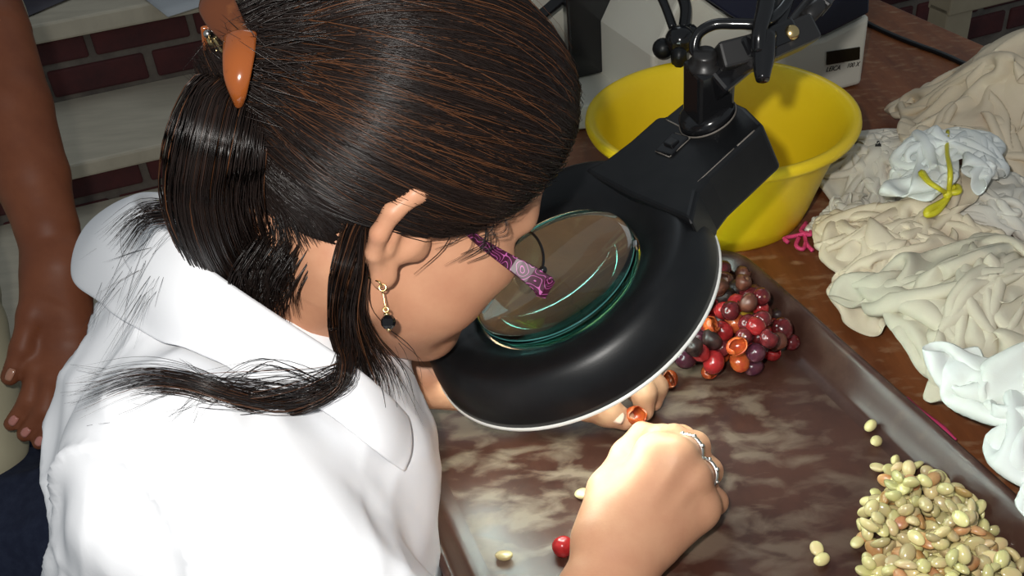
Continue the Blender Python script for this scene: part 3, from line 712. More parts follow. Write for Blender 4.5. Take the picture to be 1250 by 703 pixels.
# ------------------------------------------------------------------ hair
hrng = np.random.default_rng(3)
HC = np.array([.001, 0, .049]); HRAD = np.array([.111, .089, .099])
def hair_hit(px, py):                                       # where a sight line meets the hair volume, in head coordinates
    o_ = (hl(CAM) - HC) / HRAD; d_ = (ray(px, py) @ HR) / HRAD
    a = d_ @ d_; b = 2 * o_ @ d_; c = o_ @ o_ - 1; q = b * b - 4 * a * c
    t = (-b - math.sqrt(q)) / (2 * a) if q > 0 else -b / (2 * a)
    return hl(CAM + ray(px, py) * t)
clipl = hair_hit(302, 92) ; clipl[1] *= .6
KN = clipl + np.array([-.012, 0, .0])                        # the gathered knot
hair_v = []; hair_f = []; hair_c = []; hn = [0]
def add_strands(paths, rad, cols):
    v, f = tubes_data(paths, rad, 3); hair_v.append(v); hair_f.append(f + hn[0]); hn[0] += len(v)
    hair_c.append(np.repeat(cols, paths.shape[1] * 3, axis=0))
def flush(name, parent):
    o = mesh_obj(name, np.vstack(hair_v), np.vstack(hair_f), M['hair'], parent)
    at = o.data.color_attributes.new('strand_colour', 'FLOAT_COLOR', 'POINT')
    c = np.vstack(hair_c); at.data.foreach_set('color', np.hstack([c, np.ones((len(c), 1))]).astype(np.float32).ravel())
    hair_v.clear(); hair_f.clear(); hair_c.clear(); hn[0] = 0
    return o
DARK = np.array([.010, .0065, .0055]); COPPER = np.array([.085, .034, .015]); BROWN = np.array([.022, .010, .0065])
def strand_cols(n, hi, lock=None):
    k = hrng.random(n)
    if lock is not None: k = np.where((np.sin(lock * 78.233 + 3.1) * 9631.7) % 1.0 < hi * 2.2, k * .16, k * .5 + .5)
    c = DARK * hrng.uniform(.6, 1.7, (n, 1))
    b = k < hi * 2.2; c[b] = BROWN * hrng.uniform(.6, 1.3, (b.sum(), 1)); b = k < hi; c[b] = COPPER * hrng.uniform(.5, 1.3, (b.sum(), 1))
    return c
line = np.array([(.086, .035, .080), (.090, .0, .088), (.084, -.030, .080), (.070, -.052, .062), (.052, -.066, .044), (.030, -.074, .030), (.016, -.077, .030), (-.002, -.080, .045), (-.024, -.080, .030), (-.034, -.072, .004), (-.050, -.060, -.024), (-.068, -.040, -.050), (-.085, 0, -.064), (-.068, .040, -.050), (-.045, .062, -.02), (-.028, .076, .02), (0, .080, .045), (.03, .074, .030), (.066, .056, .062), (.086, .035, .080)])
def scalp_strands(n, s0, s1, t0r, lift, hi, r=.00027, m=13):
    sl = spline(line, 400); s = hrng.uniform(s0, s1, n); root = sl[(s * 399).astype(int) % 400] + hrng.normal(0, .0022, (n, 3))
    a = (root - HC) / HRAD; ra = np.linalg.norm(a, axis=1, keepdims=True); a = a / ra
    tgt = KN + hrng.normal(0, 1, (n, 3)) * np.array([.004, .010, .010]); b = (tgt - HC) / HRAD; rb = np.linalg.norm(b, axis=1, keepdims=True); b = b / rb
    w = np.arccos(np.clip((a * b).sum(1), -1, 1))[:, None, None]
    t = hrng.uniform(0, t0r, n)[:, None]; t = (t + (1 - t) * np.linspace(0, 1, m)[None])[:, :, None]
    d = (np.sin((1 - t) * w) * a[:, None] + np.sin(t * w) * b[:, None]) / np.sin(w)
    # strands sag a little sideways in shared waves, so that locks form
    lock = np.floor(s * 90); ph = (np.sin(lock * 12.9) * 43758.5) % 1.0
    sag = (np.sin(t[:, :, 0] * math.pi) * (.05 * (ph[:, None] - .5) + .012 * hrng.normal(size=(n, 1))))[:, :, None]
    nrm_ = np.cross(a, b); nrm_ /= np.linalg.norm(nrm_, axis=1, keepdims=True); d = d + nrm_[:, None] * sag; d /= np.linalg.norm(d, axis=2, keepdims=True)
    off = np.minimum(1, t * 7) * (1 + (hrng.uniform(-.012, lift, (n, 1)) + .02 * (ph[:, None] - .5))[:, None] * np.sin(np.clip(t, 0, 1) * math.pi * .8 + .3)) + (1 - np.minimum(1, t * 7)) * ra[:, None]
    end = np.clip((t - .82) / .18, 0, 1); off = off * (1 - end) + rb[:, None] * 1.02 * end
    p = HC + HRAD * d * off
    rr = r * hrng.uniform(.6, 1.25, (n, 1)) * np.ones((1, m)); rr[:, 0] *= .4; rr[:, -1] *= .1
    add_strands(hw(p.reshape(-1, 3)).reshape(p.shape), rr, strand_cols(n, hi, np.floor(s * 230)))
scalp_strands(4200, 0.00, .28, .0, .030, .016)
scalp_strands(3800, 0.02, .28, .6, .034, .018)
scalp_strands(3800, 0.26, .50, .15, .022, .012)
scalp_strands(2400, 0.40, .62, .4, .014, .00)
scalp_strands(1800, 0.62, 1.0, .4, .020, .03)
scalp_strands(120, 0.02, .30, .3, .085, .25, .00016)
for s_ in (.050, .086, .118, .150, .178): scalp_strands(34, s_, s_ + .005, .35, .042, 1.0, .00022)      # lighter copper streaks
# under-cap so that no skin shows between strands
Fu = Field((-.16, -.10, -.08), (.11, .10, .155), .0022)
Fu.ell(HC + np.array([-.004, 0, 0]), HRAD * np.array([.972, .970, .972]), 0)
Fu.cone(KN + np.array([.02, 0, 0]), KN, .014, .009, .02)
uv_, uf = Fu.mesh()
ang_ = np.arctan2(uv_[:, 1], uv_[:, 0])
# keep only what lies on the hair side of the hairline
lnx = spline(line, 300)
def cap_keep(p):
    d = ((p[:, None] - lnx[None]) ** 2).sum(2).argmin(1); q = lnx[d]; c = np.array([-.03, 0, .07])
    return ((p - q) * (c - q)).sum(1) > .00004
kp = cap_keep(uv_); uf = uf[kp[uf].all(1)]
used, inv = np.unique(uf, return_inverse=True)
cap = mesh_obj('hair_cap', hw(uv_[used]), inv.reshape(-1, 4), M['scalp'], woman); 
hair = flush('hair', woman)
# pony tail falling from the clip behind the neck
def bundle(ctrl, width, n, m=22, r=.0004, hi=.03, clump=7, flat=None, fray=0.0, taper=.3):
    ctrl = np.asarray(ctrl, float); c = spline(ctrl, m); wd_ = np.interp(np.linspace(0, 1, m), np.linspace(0, 1, len(width)), width)
    t = np.gradient(c, axis=0); t /= np.linalg.norm(t, axis=1, keepdims=True); x = np.cross(t, FW); x /= np.linalg.norm(x, axis=1, keepdims=True); y = np.cross(t, x)
    k = hrng.normal(0, .6, (clump, 2))[hrng.integers(0, clump, n)] + hrng.normal(0, .38, (n, 2))
    k /= np.maximum(1, np.linalg.norm(k, axis=1, keepdims=True) / 1.15)
    fl = np.ones(2) if flat is None else np.array(flat)
    tt = np.linspace(0, 1, m)
    wob = 1 + .25 * np.sin(tt[None] * hrng.uniform(2, 7, (n, 1)) + hrng.uniform(0, 6, (n, 1)))
    p = c[None] + (x[None] * (k[:, :1] * fl[0] * wob * wd_[None])[:, :, None] + y[None] * (k[:, 1:] * fl[1] * wob * wd_[None])[:, :, None])
    if fray: p = p + (tt[None, :, None] ** 2) * hrng.normal(0, fray, (n, 1, 3))
    rr = r * hrng.uniform(.6, 1.3, (n, 1)) * np.clip(tt[None] * 12 + .12, 0, 1) * (1 - (1 - taper) * np.clip((tt[None] - .7) / .3, 0, 1))
    return p, rr, strand_cols(n, hi)
KW = hw(KN); kd = proj(KW)[2]
add_strands(*bundle([KW + UP * .002, P(288, 106, kd - .004), P(276, 130, kd - .006), P(264, 180, kd - .008), P(262, 235, kd + .010), P(278, 290, kd + .045), P(305, 340, kd + .085), P(335, 385, kd + .11)], [.012, .012, .016, .0185, .020, .020, .018, .012], 3000, m=26, hi=.04, r=.00028, taper=.2))
add_strands(*bundle([KW, P(266, 130, kd - .014), P(246, 185, kd - .016), P(236, 235, kd - .004), P(210, 258, kd + .012), P(175, 266, kd + .016), P(145, 300, kd + .0)], [.007, .010, .008, .006, .005, .005, .007], 110, r=.00022, fray=.003, taper=.1))
flush('ponytail', woman)
# loose hair lying on the coat
dg = bpy.context.evaluated_depsgraph_get(); bpy.context.view_layer.update()
trees = [bvh_of(coat), bvh_of(collar)]
def on_coat(px, py, lift=.003, default=.6):
    d = Vector(nrm(ray(px, py))); best = None
    for t_ in trees:
        h = t_.ray_cast(Vector(CAM), d)
        if h[0] is not None and (best is None or h[3] < best): best = h[3]
    return CAM + nrm(ray(px, py)) * (best - lift) if best else P(px, py, default)
btree = bvh_of(body); trees.append(btree)
earb = on_coat(446, 268, .004)
lockc = [hw((-.020, -.072, .056)), earb, on_coat(430, 305, .006), on_coat(417, 352, .007), on_coat(414, 400, .007), on_coat(422, 442, .006), on_coat(408, 475, .004), on_coat(356, 497, .004), on_coat(290, 488, .004), on_coat(225, 468, .004), on_coat(170, 466, .004), on_coat(110, 490, .004)]
add_strands(*bundle(lockc, [.005, .0070, .0065, .0055, .0045, .0038, .0035, .0038, .0045, .005, .006, .010], 150, 48, .00025, .10, 9, fray=.003, taper=.1))
add_strands(*bundle([earb, on_coat(442, 330, .005), on_coat(436, 380, .006), P(446, 420, .588), P(460, 455, .605), P(466, 492, .63)], [.004, .005, .007, .010, .014, .015], 150, 24, .00026, .12, 9, fray=.010, taper=.1))
for k in range(16):
    x0, y0 = hrng.uniform(400, 425), hrng.uniform(440, 480); e_ = (hrng.uniform(80, 260), hrng.uniform(440, 520)); md = (hrng.uniform(250, 340), hrng.uniform(440, 500))
    add_strands(*bundle([P(424, 380, .578), on_coat(x0, y0, .006), on_coat(*md, .004), on_coat(*e_, .003)], [.003, .004, .004, .006], 4, 24, .00022, .1, 2, fray=.004))
for k in range(20):
    x0, y0 = hrng.uniform(150, 240), hrng.uniform(262, 300); e_ = (hrng.uniform(85, 190), hrng.uniform(310, 460)); md = (x0 * .6 + e_[0] * .4 - 14, y0 * .5 + e_[1] * .5)
    add_strands(*bundle([P(240, 250, kd - .01), on_coat(x0, y0, .006, .66), on_coat(*md, .004, .64), on_coat(*e_, .003)], [.003, .004, .004, .004], 2, 20, .00012, .1, 2, fray=.003, taper=.1))
# wisps on the temple and nape
for k in range(16):
    a = np.array([hrng.uniform(.018, .050), -.074, hrng.uniform(.030, .046)]); l_ = hrng.uniform(.015, .050) * (.4 + (.05 - a[0]) * 20)
    add_strands(*bundle([hw(a), hw(a + np.array([.004, -.004, -l_ * .5])), hw(a + np.array([-.004, -.002, -l_]))], [.0006, .001, .0012], 3, 10, .00018, .1, 2))
for k in range(90):
    a = np.array([hrng.uniform(-.080, -.045), 0, hrng.uniform(-.050, -.020)]); a[1] = -.052 * math.sqrt(max(.05, 1 - ((a[0] + .045) / .06) ** 2))
    l_ = hrng.uniform(.012, .034)
    add_strands(*bundle([hw(a), hw(a + np.array([-.003, -.008, -l_ * .5])), hw(a + np.array([.004, -.004, -l_]))], [.002, .003, .003], 8, 10, .00024, .0, 3, taper=.1))
for k in range(60):
    a = np.array([hrng.uniform(-.075, -.035), 0, hrng.uniform(-.06, -.02)]); a[1] = -.058 + .3 * max(0, -.03 - a[2])
    add_strands(*bundle([hw(a), hw(a + np.array([-.004, -.006, -.018])), hw(a + np.array([.004, -.004, -.034]))], [.0008, .001, .0015], 3, 10, .00022, .0, 2))
flush('loose_hair', woman)

# hair claw clip
M['amber'] = mat('tortoise_brown_plastic', (0.23, 0.060, 0.012), 0.16, noise=(35, (0.06, 0.018, 0.006), 0.45, 0.7), **{'Coat Weight': .5})
M['amber_dark'] = mat('tortoise_dark_plastic', (0.085, 0.026, 0.010), 0.14, noise=(45, (0.17, 0.06, 0.02), 0.5, 0.75))
clip = thing('hair_claw_clip', KW, 'glossy orange-brown claw clip holding up the ponytail', 'hair clip')
def plate(name, ctr, wid, m, parent, nml, th=.003, bow=.004):
    c = spline(ctr, 16); w = np.interp(np.linspace(0, 1, 16), np.linspace(0, 1, len(wid)), wid); vs_ = []; fs = []
    t = np.gradient(c, axis=0)
    for i in range(16):
        x = nrm(np.cross(t[i], nml)); n_ = nrm(np.cross(x, t[i]))
        for j in range(7): b = -1 + j / 3; vs_.append(c[i] + x * b * w[i] + n_ * bow * (1 - b * b))
    for i in range(15):
        for j in range(6): fs.append((i * 7 + j, (i + 1) * 7 + j, (i + 1) * 7 + j + 1, i * 7 + j + 1))
    return subd(solid(fixn(mesh_obj(name, vs_, fs, m, parent)), th), 1)
plate('jaw', [P(294, 42, kd - .024), P(292, 66, kd - .032), P(290, 92, kd - .034), P(291, 112, kd - .031), P(293, 126, kd - .024)], [.0086, .0082, .0068, .0042, .0010], M['amber'], clip, -FW, .003, .003)
plate('thumb_lever', [P(294, 50, kd - .022), P(283, 36, kd - .020), P(272, 20, kd - .018), P(264, 4, kd - .016), P(260, -8, kd - .012)], [.0060, .0080, .0096, .0100, .0060], M['amber_dark'], clip, -FW, .003, .003)
plate('jaw', [P(262, 34, kd + .004), P(266, 60, kd + .012), P(276, 90, kd + .016), P(284, 110, kd + .014)], [.008, .008, .006, .002], M['amber'], clip, FW, .003, .003)
tube('spring_pin', [P(262, 46, kd - .016), P(271, 62, kd - .018), P(276, 60, kd - .020)], .0014, M['brass'], clip, 10, 8)
tube('spring_pin', [P(254, 40, kd - .012), P(258, 52, kd - .014), P(266, 64, kd - .016)], .0018, M['brass'], clip, 10, 8)
lathe('rhinestone', [(0, .002), (.0018, .001), (.0025, -.001), (0, -.0025)], P(253, 41, kd - .017), (RI, UP, -FW), M['steel'], clip, 10)

# ------------------------------------------------------------------ eyeglasses
M['temple'] = mat('dark_plum_acetate', (0.045, 0.006, 0.022), 0.40, spec=.3)
def swirl(nt):
    tc = nt.nodes.new('ShaderNodeTexCoord'); n = nt.nodes.new('ShaderNodeTexNoise'); n.inputs['Scale'].default_value = 110; n.inputs['Detail'].default_value = 0
    nt.links.new(tc.outputs['Object'], n.inputs[0]); last = n.outputs[0]
    for op, v_ in (('MULTIPLY', 8.0), ('FRACT', 0), ('SUBTRACT', .5), ('ABSOLUTE', 0), ('LESS_THAN', .07)):
        k_ = nt.nodes.new('ShaderNodeMath'); k_.operation = op; nt.links.new(last, k_.inputs[0]); k_.inputs[1].default_value = v_; last = k_.outputs[0]
    return last
mix_to(M['temple'], swirl, (0.42, 0.10, 0.30))
gl = thing('eyeglasses', hw((.088, 0, .018)), 'eyeglasses with plum temples and pink swirl pattern', 'eyeglasses')
hd = proj(hw((.084, -.073, .018)))[2]
def on_skin(px, py, lift, dmax):
    h = btree.ray_cast(Vector(CAM), Vector(nrm(ray(px, py)))); d_ = h[3] / np.linalg.norm(ray(px, py)) - lift if h[0] is not None else dmax
    return P(px, py, min(d_, dmax))
TP = [on_skin(530, 252, .003, .62), on_skin(560, 274, .004, .62), on_skin(590, 298, .004, hd), on_skin(620, 318, .005, hd - .004), P(645, 334, hd - .004), P(667, 350, hd - .002)]
def temple(pts, wid, th, n_hint, m, parent):
    c = spline(pts, 18); w = np.interp(np.linspace(0, 1, 18), np.linspace(0, 1, len(wid)), wid); t = np.gradient(c, axis=0); vs_ = []; fs = []
    for i in range(18):
        t_ = nrm(t[i]); o_ = nrm(n_hint - t_ * (n_hint @ t_)); y = np.cross(t_, o_)
        for a, b in ((-1, -1), (1, -1), (1, 1), (-1, 1)): vs_.append(c[i] + y * a * w[i] + o_ * b * th)
    for i in range(17):
        for j in range(4): fs.append((i * 4 + j, i * 4 + (j + 1) % 4, i * 4 + 4 + (j + 1) % 4, i * 4 + 4 + j))
    fs += [(0, 1, 2, 3), (68, 69, 70, 71)]
    return bevel(fixn(mesh_obj('temple', vs_, fs, m, parent, False)), .0006)
temple(TP, [.0014, .0018, .0028, .0042, .0056, .0064], .0016, -FW, M['temple'], gl)
temple([hw((0, .082, .034)), hw((.045, .080, .026)), hw((.090, .073, .018))], [.0016, .004, .006], .0015, HR[:, 1], M['temple'], gl)
box('end_piece', P(664, 349, hd + .001), (HR[:, 0], HR[:, 1], HR[:, 2]), (.0035, .0036, .0064), M['temple'], gl, .0008)
for s in (-1, 1):
    cen = np.array([.096, s * .041, .006])
    def lp_(a, k=1.0):
        x = abs(math.cos(a)) ** .75 * (1 if math.cos(a) > 0 else -1); z = abs(math.sin(a)) ** .8 * (1 if math.sin(a) > 0 else -1)
        return cen + np.array([-.10 * abs(x * .026) * (1 if x * s > 0 else 0) , x * .0255 * k, z * .0158 * k])
    n_ = 40; rim = [hw(lp_(2 * math.pi * i / n_)) for i in range(n_)]
    fwd = HR[:, 0]
    vs_ = [p + fwd * .0008 for p in rim] + [p - fwd * .0008 for p in rim]
    fs = [tuple(range(n_)), tuple(range(2 * n_ - 1, n_ - 1, -1))] + [(i, (i + 1) % n_, n_ + (i + 1) % n_, n_ + i) for i in range(n_)]
    mesh_obj('spectacle_lens', vs_, fs, M['specs'], gl, False)
    tube('rim_wire', [hw(lp_(a)) for a in np.linspace(-.25, math.pi + .25, 24)], .0009, M['gloss'], gl, 40, 8)
    tube('nose_pad_arm', [hw(cen + np.array([0, -s * .024, .008])), hw(cen + np.array([-.008, -s * .0265, .004])), hw(cen + np.array([-.012, -s * .027, -.001]))], .0009, M['steel'], gl, 10, 8)
    ball('nose_pad', hw(cen + np.array([-.012, -s * .0285, -.001])), .0034, M['steel'], gl)
    ball('hinge', hw(cen + np.array([-.004, s * .027, .010])), .0026, M['gloss'], gl)
tube('bridge', [hw((.097, -.0155, .014)), hw((.101, 0, .017)), hw((.097, .0155, .014))], .0012, M['gloss'], gl, 12, 8)

# earring
lobe = hw((-.008, -.082, -.028)); ed = proj(lobe)[2]
er = thing('drop_earring', P(468, 378, ed - .002), 'dangling gold earring with one black faceted bead', 'earring')
tube('ear_hook', [P(447, 337, ed - .001), P(455, 341, ed - .003), P(463, 344, ed - .006), P(466, 350, ed - .004)], .0006, M['brass'], er, 12, 6)
def ringm(name, c, x, y, r, w, m, parent, n=20): tube(name, [c + r * (x * math.cos(a) + y * math.sin(a)) for a in np.linspace(0, 2 * math.pi, n, endpoint=False)], w, m, parent, k=8, closed=True)
ringm('loop', P(467, 351, ed - .004), RI, UP, .0019, .0005, M['brass'], er)
tube('wire', [P(467, 355, ed - .004), P(469, 366, ed - .004), P(471, 378, ed - .004)], .0004, M['brass'], er, 6, 6)
ringm('loop', P(471, 378, ed - .004), RI, UP, .0014, .0005, M['brass'], er)
lathe('bead_cap', [(0, .0016), (.0016, .001), (.0018, -.0004), (0, -.0008)], P(472, 384, ed - .004), (RI, FW, UP), M['brass'], er, 12)
M['bead'] = mat('black_bead', (.006, .006, .007), .08)
lathe('bead', [(0, .0042), (.0022, .0038), (.0038, .002), (.0042, 0), (.0038, -.002), (.0022, -.0038), (0, -.0042)], P(474, 393, ed - .004), (RI, FW, UP), M['bead'], er, 8, smooth=False)
lathe('bead_cap', [(0, .0008), (.0014, .0004), (.0012, -.0008), (0, -.0012)], P(474.5, 402, ed - .004), (RI, FW, UP), M['brass'], er, 12)
# finger rings
for i, lab in ((1, 'silver filigree ring on the middle finger of the right hand'), (2, 'silver filigree ring on the third finger of the right hand')):
    a, b = fing[i][0], fing[i][1]; c = a * .48 + b * .52; t_ = nrm(b - a); x = nrm(np.cross(t_, [.1, .9, .2])); y = np.cross(t_, x)
    rg = thing('finger_ring', c, lab, 'ring', 'rings on the right hand')
    ringm('band', c, x, y, .0112, .0016, M['steel'], rg, 28)
    for k in range(9):
        an_ = math.pi * 2 * k / 9; ball('granule', c + .0122 * (x * math.cos(an_) + y * math.sin(an_)), .0016, M['steel'], rg)
# ------------------------------------------------------------------ second person, at the left edge
man = thing('person', P(-60, 700, 1.05) * np.array([1, 1, 0]) + W * .3, 'person with a bare brown forearm and navy trousers at the left edge', 'person')
sk = []
A = [P(-14, 40, 1.03), P(12, 130, 1.01), P(38, 215, 1.0), P(58, 280, .99), P(68, 325, .985)]
f2 = Field(np.min(A + [P(-10, 550, .97)], 0) - .06, np.max(A + [P(130, 560, 1.0)], 0) + .06, .0024)
f2.chain(A, [.041, .040, .036, .029, .0245], .02)
f2.cone(P(56, 310, .985), P(62, 330, .985), .021, .02, .01); f2.cone(P(80, 310, .985), P(84, 330, .985), .020, .02, .01)
kn2 = [P(52, 395, .985), P(68, 402, .983), P(84, 404, .985), P(98, 400, .99)]
for k_ in kn2: f2.cone(P(70, 330, .985), k_, .021, .0135, .02)
f2.chain([P(52, 345, .975), P(38, 385, .968), P(27, 425, .965), P(12, 460, .963)], [.016, .0125, .0108, .0085], .015)
f2.chain([kn2[0], P(45, 450, .97), P(36, 488, .965), P(14, 517, .966)], [.0125, .0105, .0092, .0072], .008)
f2.chain([kn2[1], P(64, 462, .968), P(54, 500, .963), P(30, 530, .964)], [.0125, .0105, .0092, .0072], .008)
f2.chain([kn2[2], P(80, 468, .968), P(72, 508, .963), P(48, 540, .964)], [.012, .0100, .0088, .0068], .008)
f2.chain([kn2[3], P(95, 460, .975), P(88, 495, .97), P(72, 525, .97)], [.011, .009, .008, .0062], .008)
sk.append(f2.mesh())
sh2 = P(-120, -230, 1.16)
f3 = Field(np.min([A[0], sh2], 0) - .08, np.max([A[0], sh2], 0) + .08, .005); f3.cone(A[0], sh2, .042, .050, 0); sk.append(f3.mesh())
# head and neck beyond the frame
R2 = np.array([[.8, -.6, 0], [.6, .8, 0], [0, 0, 1.0]]); hd2 = sh2 + np.array([-.16, .10, .24])
sk.append((hv[::1] @ R2.T + hd2, hf))
vv = []; ff = []; n0 = 0
for v, f in sk: vv.append(v); ff.append(f + n0); n0 += len(v)
mesh_obj('body', np.vstack(vv), np.vstack(ff), M['skin2'], man)
for (tip, prv, dn, m_) in (((12, 457, .953), (27, 425, .955), .0060, 'nail_brown'), ((16, 513, .9585), (32, 492, .958), .005, 'nail_pink'), ((31, 527, .957), (50, 505, .956), .005, 'nail_pink'), ((48, 538, .9575), (68, 512, .957), .005, 'nail_pink')):
    nail('fingernail', P(*tip), P(*tip) - P(*prv), -FW - RI * .15, dn, .0042, M[m_], man)
f4 = Field(P(-130, 300, 1.1) - np.array([.55, .3, .55]), P(-130, 300, 1.1) + np.array([.35, .35, .75]), .007)
tb = P(-165, 560, 1.12)
f4.cone(tb, sh2 + np.array([-.15, .08, -.08]), .15, .13, 0)
f4.cone(sh2 + np.array([-.02, .01, 0]), P(-62, 40, 1.05), .068, .075, .03)
f4.cone(P(-62, 30, 1.05), P(-60, 80, 1.035), .062, .054, .02)
f4.cone(P(-100, 420, 1.03), P(-60, 560, 1.01), .085, .070, .04)
f4.cone(sh2 + np.array([-.15, .08, 0]), sh2 + np.array([-.32, .16, -.02]), .07, .065, .05)
v4, g4 = f4.mesh(); n4 = vnormals(v4, g4); v4 = v4 + n4 * (.004 * ridges(v4 * 14, 3))[:, None]
mesh_obj('shirt', v4, g4, M['cream'], man)
f5 = Field(P(0, 680, 1.05) - np.array([.5, .35, .75]), P(0, 680, 1.05) + np.array([.45, .45, .3]), .007)
f5.cone(P(-190, 690, 1.12), P(150, 645, 1.0), .120, .082, 0); f5.cone(P(-190, 690, 1.12), P(120, 560, 1.28), .120, .082, .03)
kneeA = P(150, 645, 1.0); kneeB = P(120, 560, 1.28)
for kq in (kneeA, kneeB): f5.cone(kq, np.array([kq[0] + .02, kq[1], .03]), .080, .06, .03)
v5, g5 = f5.mesh(); n5 = vnormals(v5, g5); v5 = v5 + n5 * (.004 * ridges(v5 * 16, 9))[:, None]; v5[:, 2] = np.maximum(v5[:, 2], .004)
mesh_obj('trousers', v5, g5, M['denim'], man)

# ------------------------------------------------------------------ coffee cherries
def objrand(m, lo, hi, sat=1.0, hue=0.0):
    """small colour differences from one object to the next"""
    nt = m.node_tree; b = nt.nodes['Principled BSDF']; oi = nt.nodes.new('ShaderNodeObjectInfo'); h = nt.nodes.new('ShaderNodeHueSaturation')
    r = nt.nodes.new('ShaderNodeMapRange'); r.inputs[3].default_value = lo; r.inputs[4].default_value = hi; nt.links.new(oi.outputs['Random'], r.inputs[0]); nt.links.new(r.outputs[0], h.inputs['Value'])
    if hue:
        r2 = nt.nodes.new('ShaderNodeMapRange'); r2.inputs[3].default_value = .5 - hue; r2.inputs[4].default_value = .5 + hue
        k_ = nt.nodes.new('ShaderNodeMath'); k_.operation = 'MULTIPLY'; k_.inputs[1].default_value = 7.31; f_ = nt.nodes.new('ShaderNodeMath'); f_.operation = 'FRACT'
        nt.links.new(oi.outputs['Random'], k_.inputs[0]); nt.links.new(k_.outputs[0], f_.inputs[0]); nt.links.new(f_.outputs[0], r2.inputs[0]); nt.links.new(r2.outputs[0], h.inputs['Hue'])
    s_ = b.inputs['Base Color']
    if s_.links: nt.links.new(s_.links[0].from_socket, h.inputs['Color'])
    else: h.inputs['Color'].default_value = s_.default_value
    nt.links.new(h.outputs[0], s_); return m
CM = {'red': ('bright red', (0.36, 0.020, 0.022), (0.22, 0.012, 0.012)), 'dark': ('dark crimson', (0.12, 0.012, 0.014), (0.05, 0.008, 0.010)), 'black': ('blackish dried', (0.020, 0.010, 0.010), (0.045, 0.018, 0.014)),
      'yellow': ('yellow green', (0.50, 0.30, 0.030), (0.35, 0.22, 0.03)), 'orange': ('orange red', (0.46, 0.095, 0.020), (0.36, 0.035, 0.015)), 'brown': ('brown shrivelled', (0.13, 0.040, 0.022), (0.07, 0.02, 0.014)), 'purple': ('purple', (0.065, 0.014, 0.030), (0.11, 0.03, 0.04))}
for k, (_, a, b) in CM.items(): M['ch_' + k] = objrand(mat('cherry_' + k, a, .18 if k not in ('brown', 'black') else .4, noise=(140, b, .4, .7), bump=(260, .15, .001)), .75, 1.25)
M['stemscar'] = mat('cherry_navel', (0.16, 0.07, 0.03), 0.7)
M['pulp'] = mat('cherry_pulp', (0.52, 0.22, 0.07), 0.25, noise=(160, (0.40, 0.10, 0.03), .4, .7))
def sphere_mesh(name, fn, nu=14, nv=9):
    vs_ = [fn(0, 0)]; fs = []
    for i in range(1, nv):
        for j in range(nu): vs_.append(fn(i / nv, j / nu))
    vs_.append(fn(1, 0))
    for j in range(nu):
        fs.append((0, 1 + j, 1 + (j + 1) % nu)); fs.append((len(vs_) - 1, 1 + (nv - 2) * nu + (j + 1) % nu, 1 + (nv - 2) * nu + j))
        for i in range(nv - 2): fs.append((1 + i * nu + j, 1 + (i + 1) * nu + j, 1 + (i + 1) * nu + (j + 1) % nu, 1 + i * nu + (j + 1) % nu))
    m = bpy.data.meshes.new(name); m.from_pydata([tuple(map(float, v)) for v in vs_], [], fs); m.update()
    m.polygons.foreach_set('use_smooth', np.ones(len(m.polygons), bool)); return m
def cherry_fn(r, el, dim, seed, wob):
    def f(t, p):
        th = math.pi * t; ph = 2 * math.pi * p; x = math.sin(th) * math.cos(ph); y = math.sin(th) * math.sin(ph); z = math.cos(th)
        k = 1 - dim * math.exp(-(th / .34) ** 2) - .06 * math.exp(-((math.pi - th) / .3) ** 2) + wob * float(vnoise(np.array([x * 1.7, y * 1.7, z * 1.7]), seed))
        return np.array([x * r * k, y * r * k, z * r * el * k])
    return f
cm_round = [sphere_mesh('coffee_cherry', cherry_fn(.0077 + .0004 * i, 1.06 + .05 * i, .16, i, .05)) for i in range(3)]
cm_dry = [sphere_mesh('coffee_cherry', cherry_fn(.0072, 1.12, .20, 7 + i, .26)) for i in range(2)]
scar = sphere_mesh('navel', lambda t, p: np.array([.0017 * math.sin(math.pi * t) * math.cos(6.283 * p), .0017 * math.sin(math.pi * t) * math.sin(6.283 * p), .0008 * math.cos(math.pi * t)]), 8, 5)
def husk_mesh(r):
    """squeezed skin: a cup with a torn mouth"""
    vs_ = []; fs = []; nu = 16; nv = 8
    for sgn, rr in ((1, r), (-1, r * .86)):
        for i in range(nv + 1):
            for j in range(nu):
                ph = 2 * math.pi * j / nu; th = math.pi * (1 - (i / nv) * (.66 + .07 * math.sin(3 * ph + 1) + .04 * math.sin(5 * ph)))
                vs_.append((rr * math.sin(th) * math.cos(ph) * 1.05, rr * math.sin(th) * math.sin(ph) * .86, rr * math.cos(th)))
    o_ = (nv + 1) * nu
    for i in range(nv):
        for j in range(nu):
            a, b, c, d = i * nu + j, i * nu + (j + 1) % nu, (i + 1) * nu + (j + 1) % nu, (i + 1) * nu + j
            fs.append((a, b, c, d)); fs.append((o_ + d, o_ + c, o_ + b, o_ + a))
    for j in range(nu): fs.append((nv * nu + j, nv * nu + (j + 1) % nu, o_ + nv * nu + (j + 1) % nu, o_ + nv * nu + j))
    m = bpy.data.meshes.new('cherry_husk'); m.from_pydata(vs_, [], fs); m.update(); m.polygons.foreach_set('use_smooth', np.ones(len(m.polygons), bool)); return m
hk = husk_mesh(.0082)
placed = []
def settle(px, py, r, items, floor=TF, maxz=.05):
    z = floor + r
    for _ in range(60):
        p = G(px, py, z); bad = any(np.linalg.norm(p - q) < (r + s) * .90 for q, s in items)
        if not bad: return p
        z += .0008
        if z > floor + maxz: break
    return p
crng = random.Random(5)
def eul(): return (crng.uniform(-1.2, 1.2), crng.uniform(-1.2, 1.2), crng.uniform(0, 6.28))
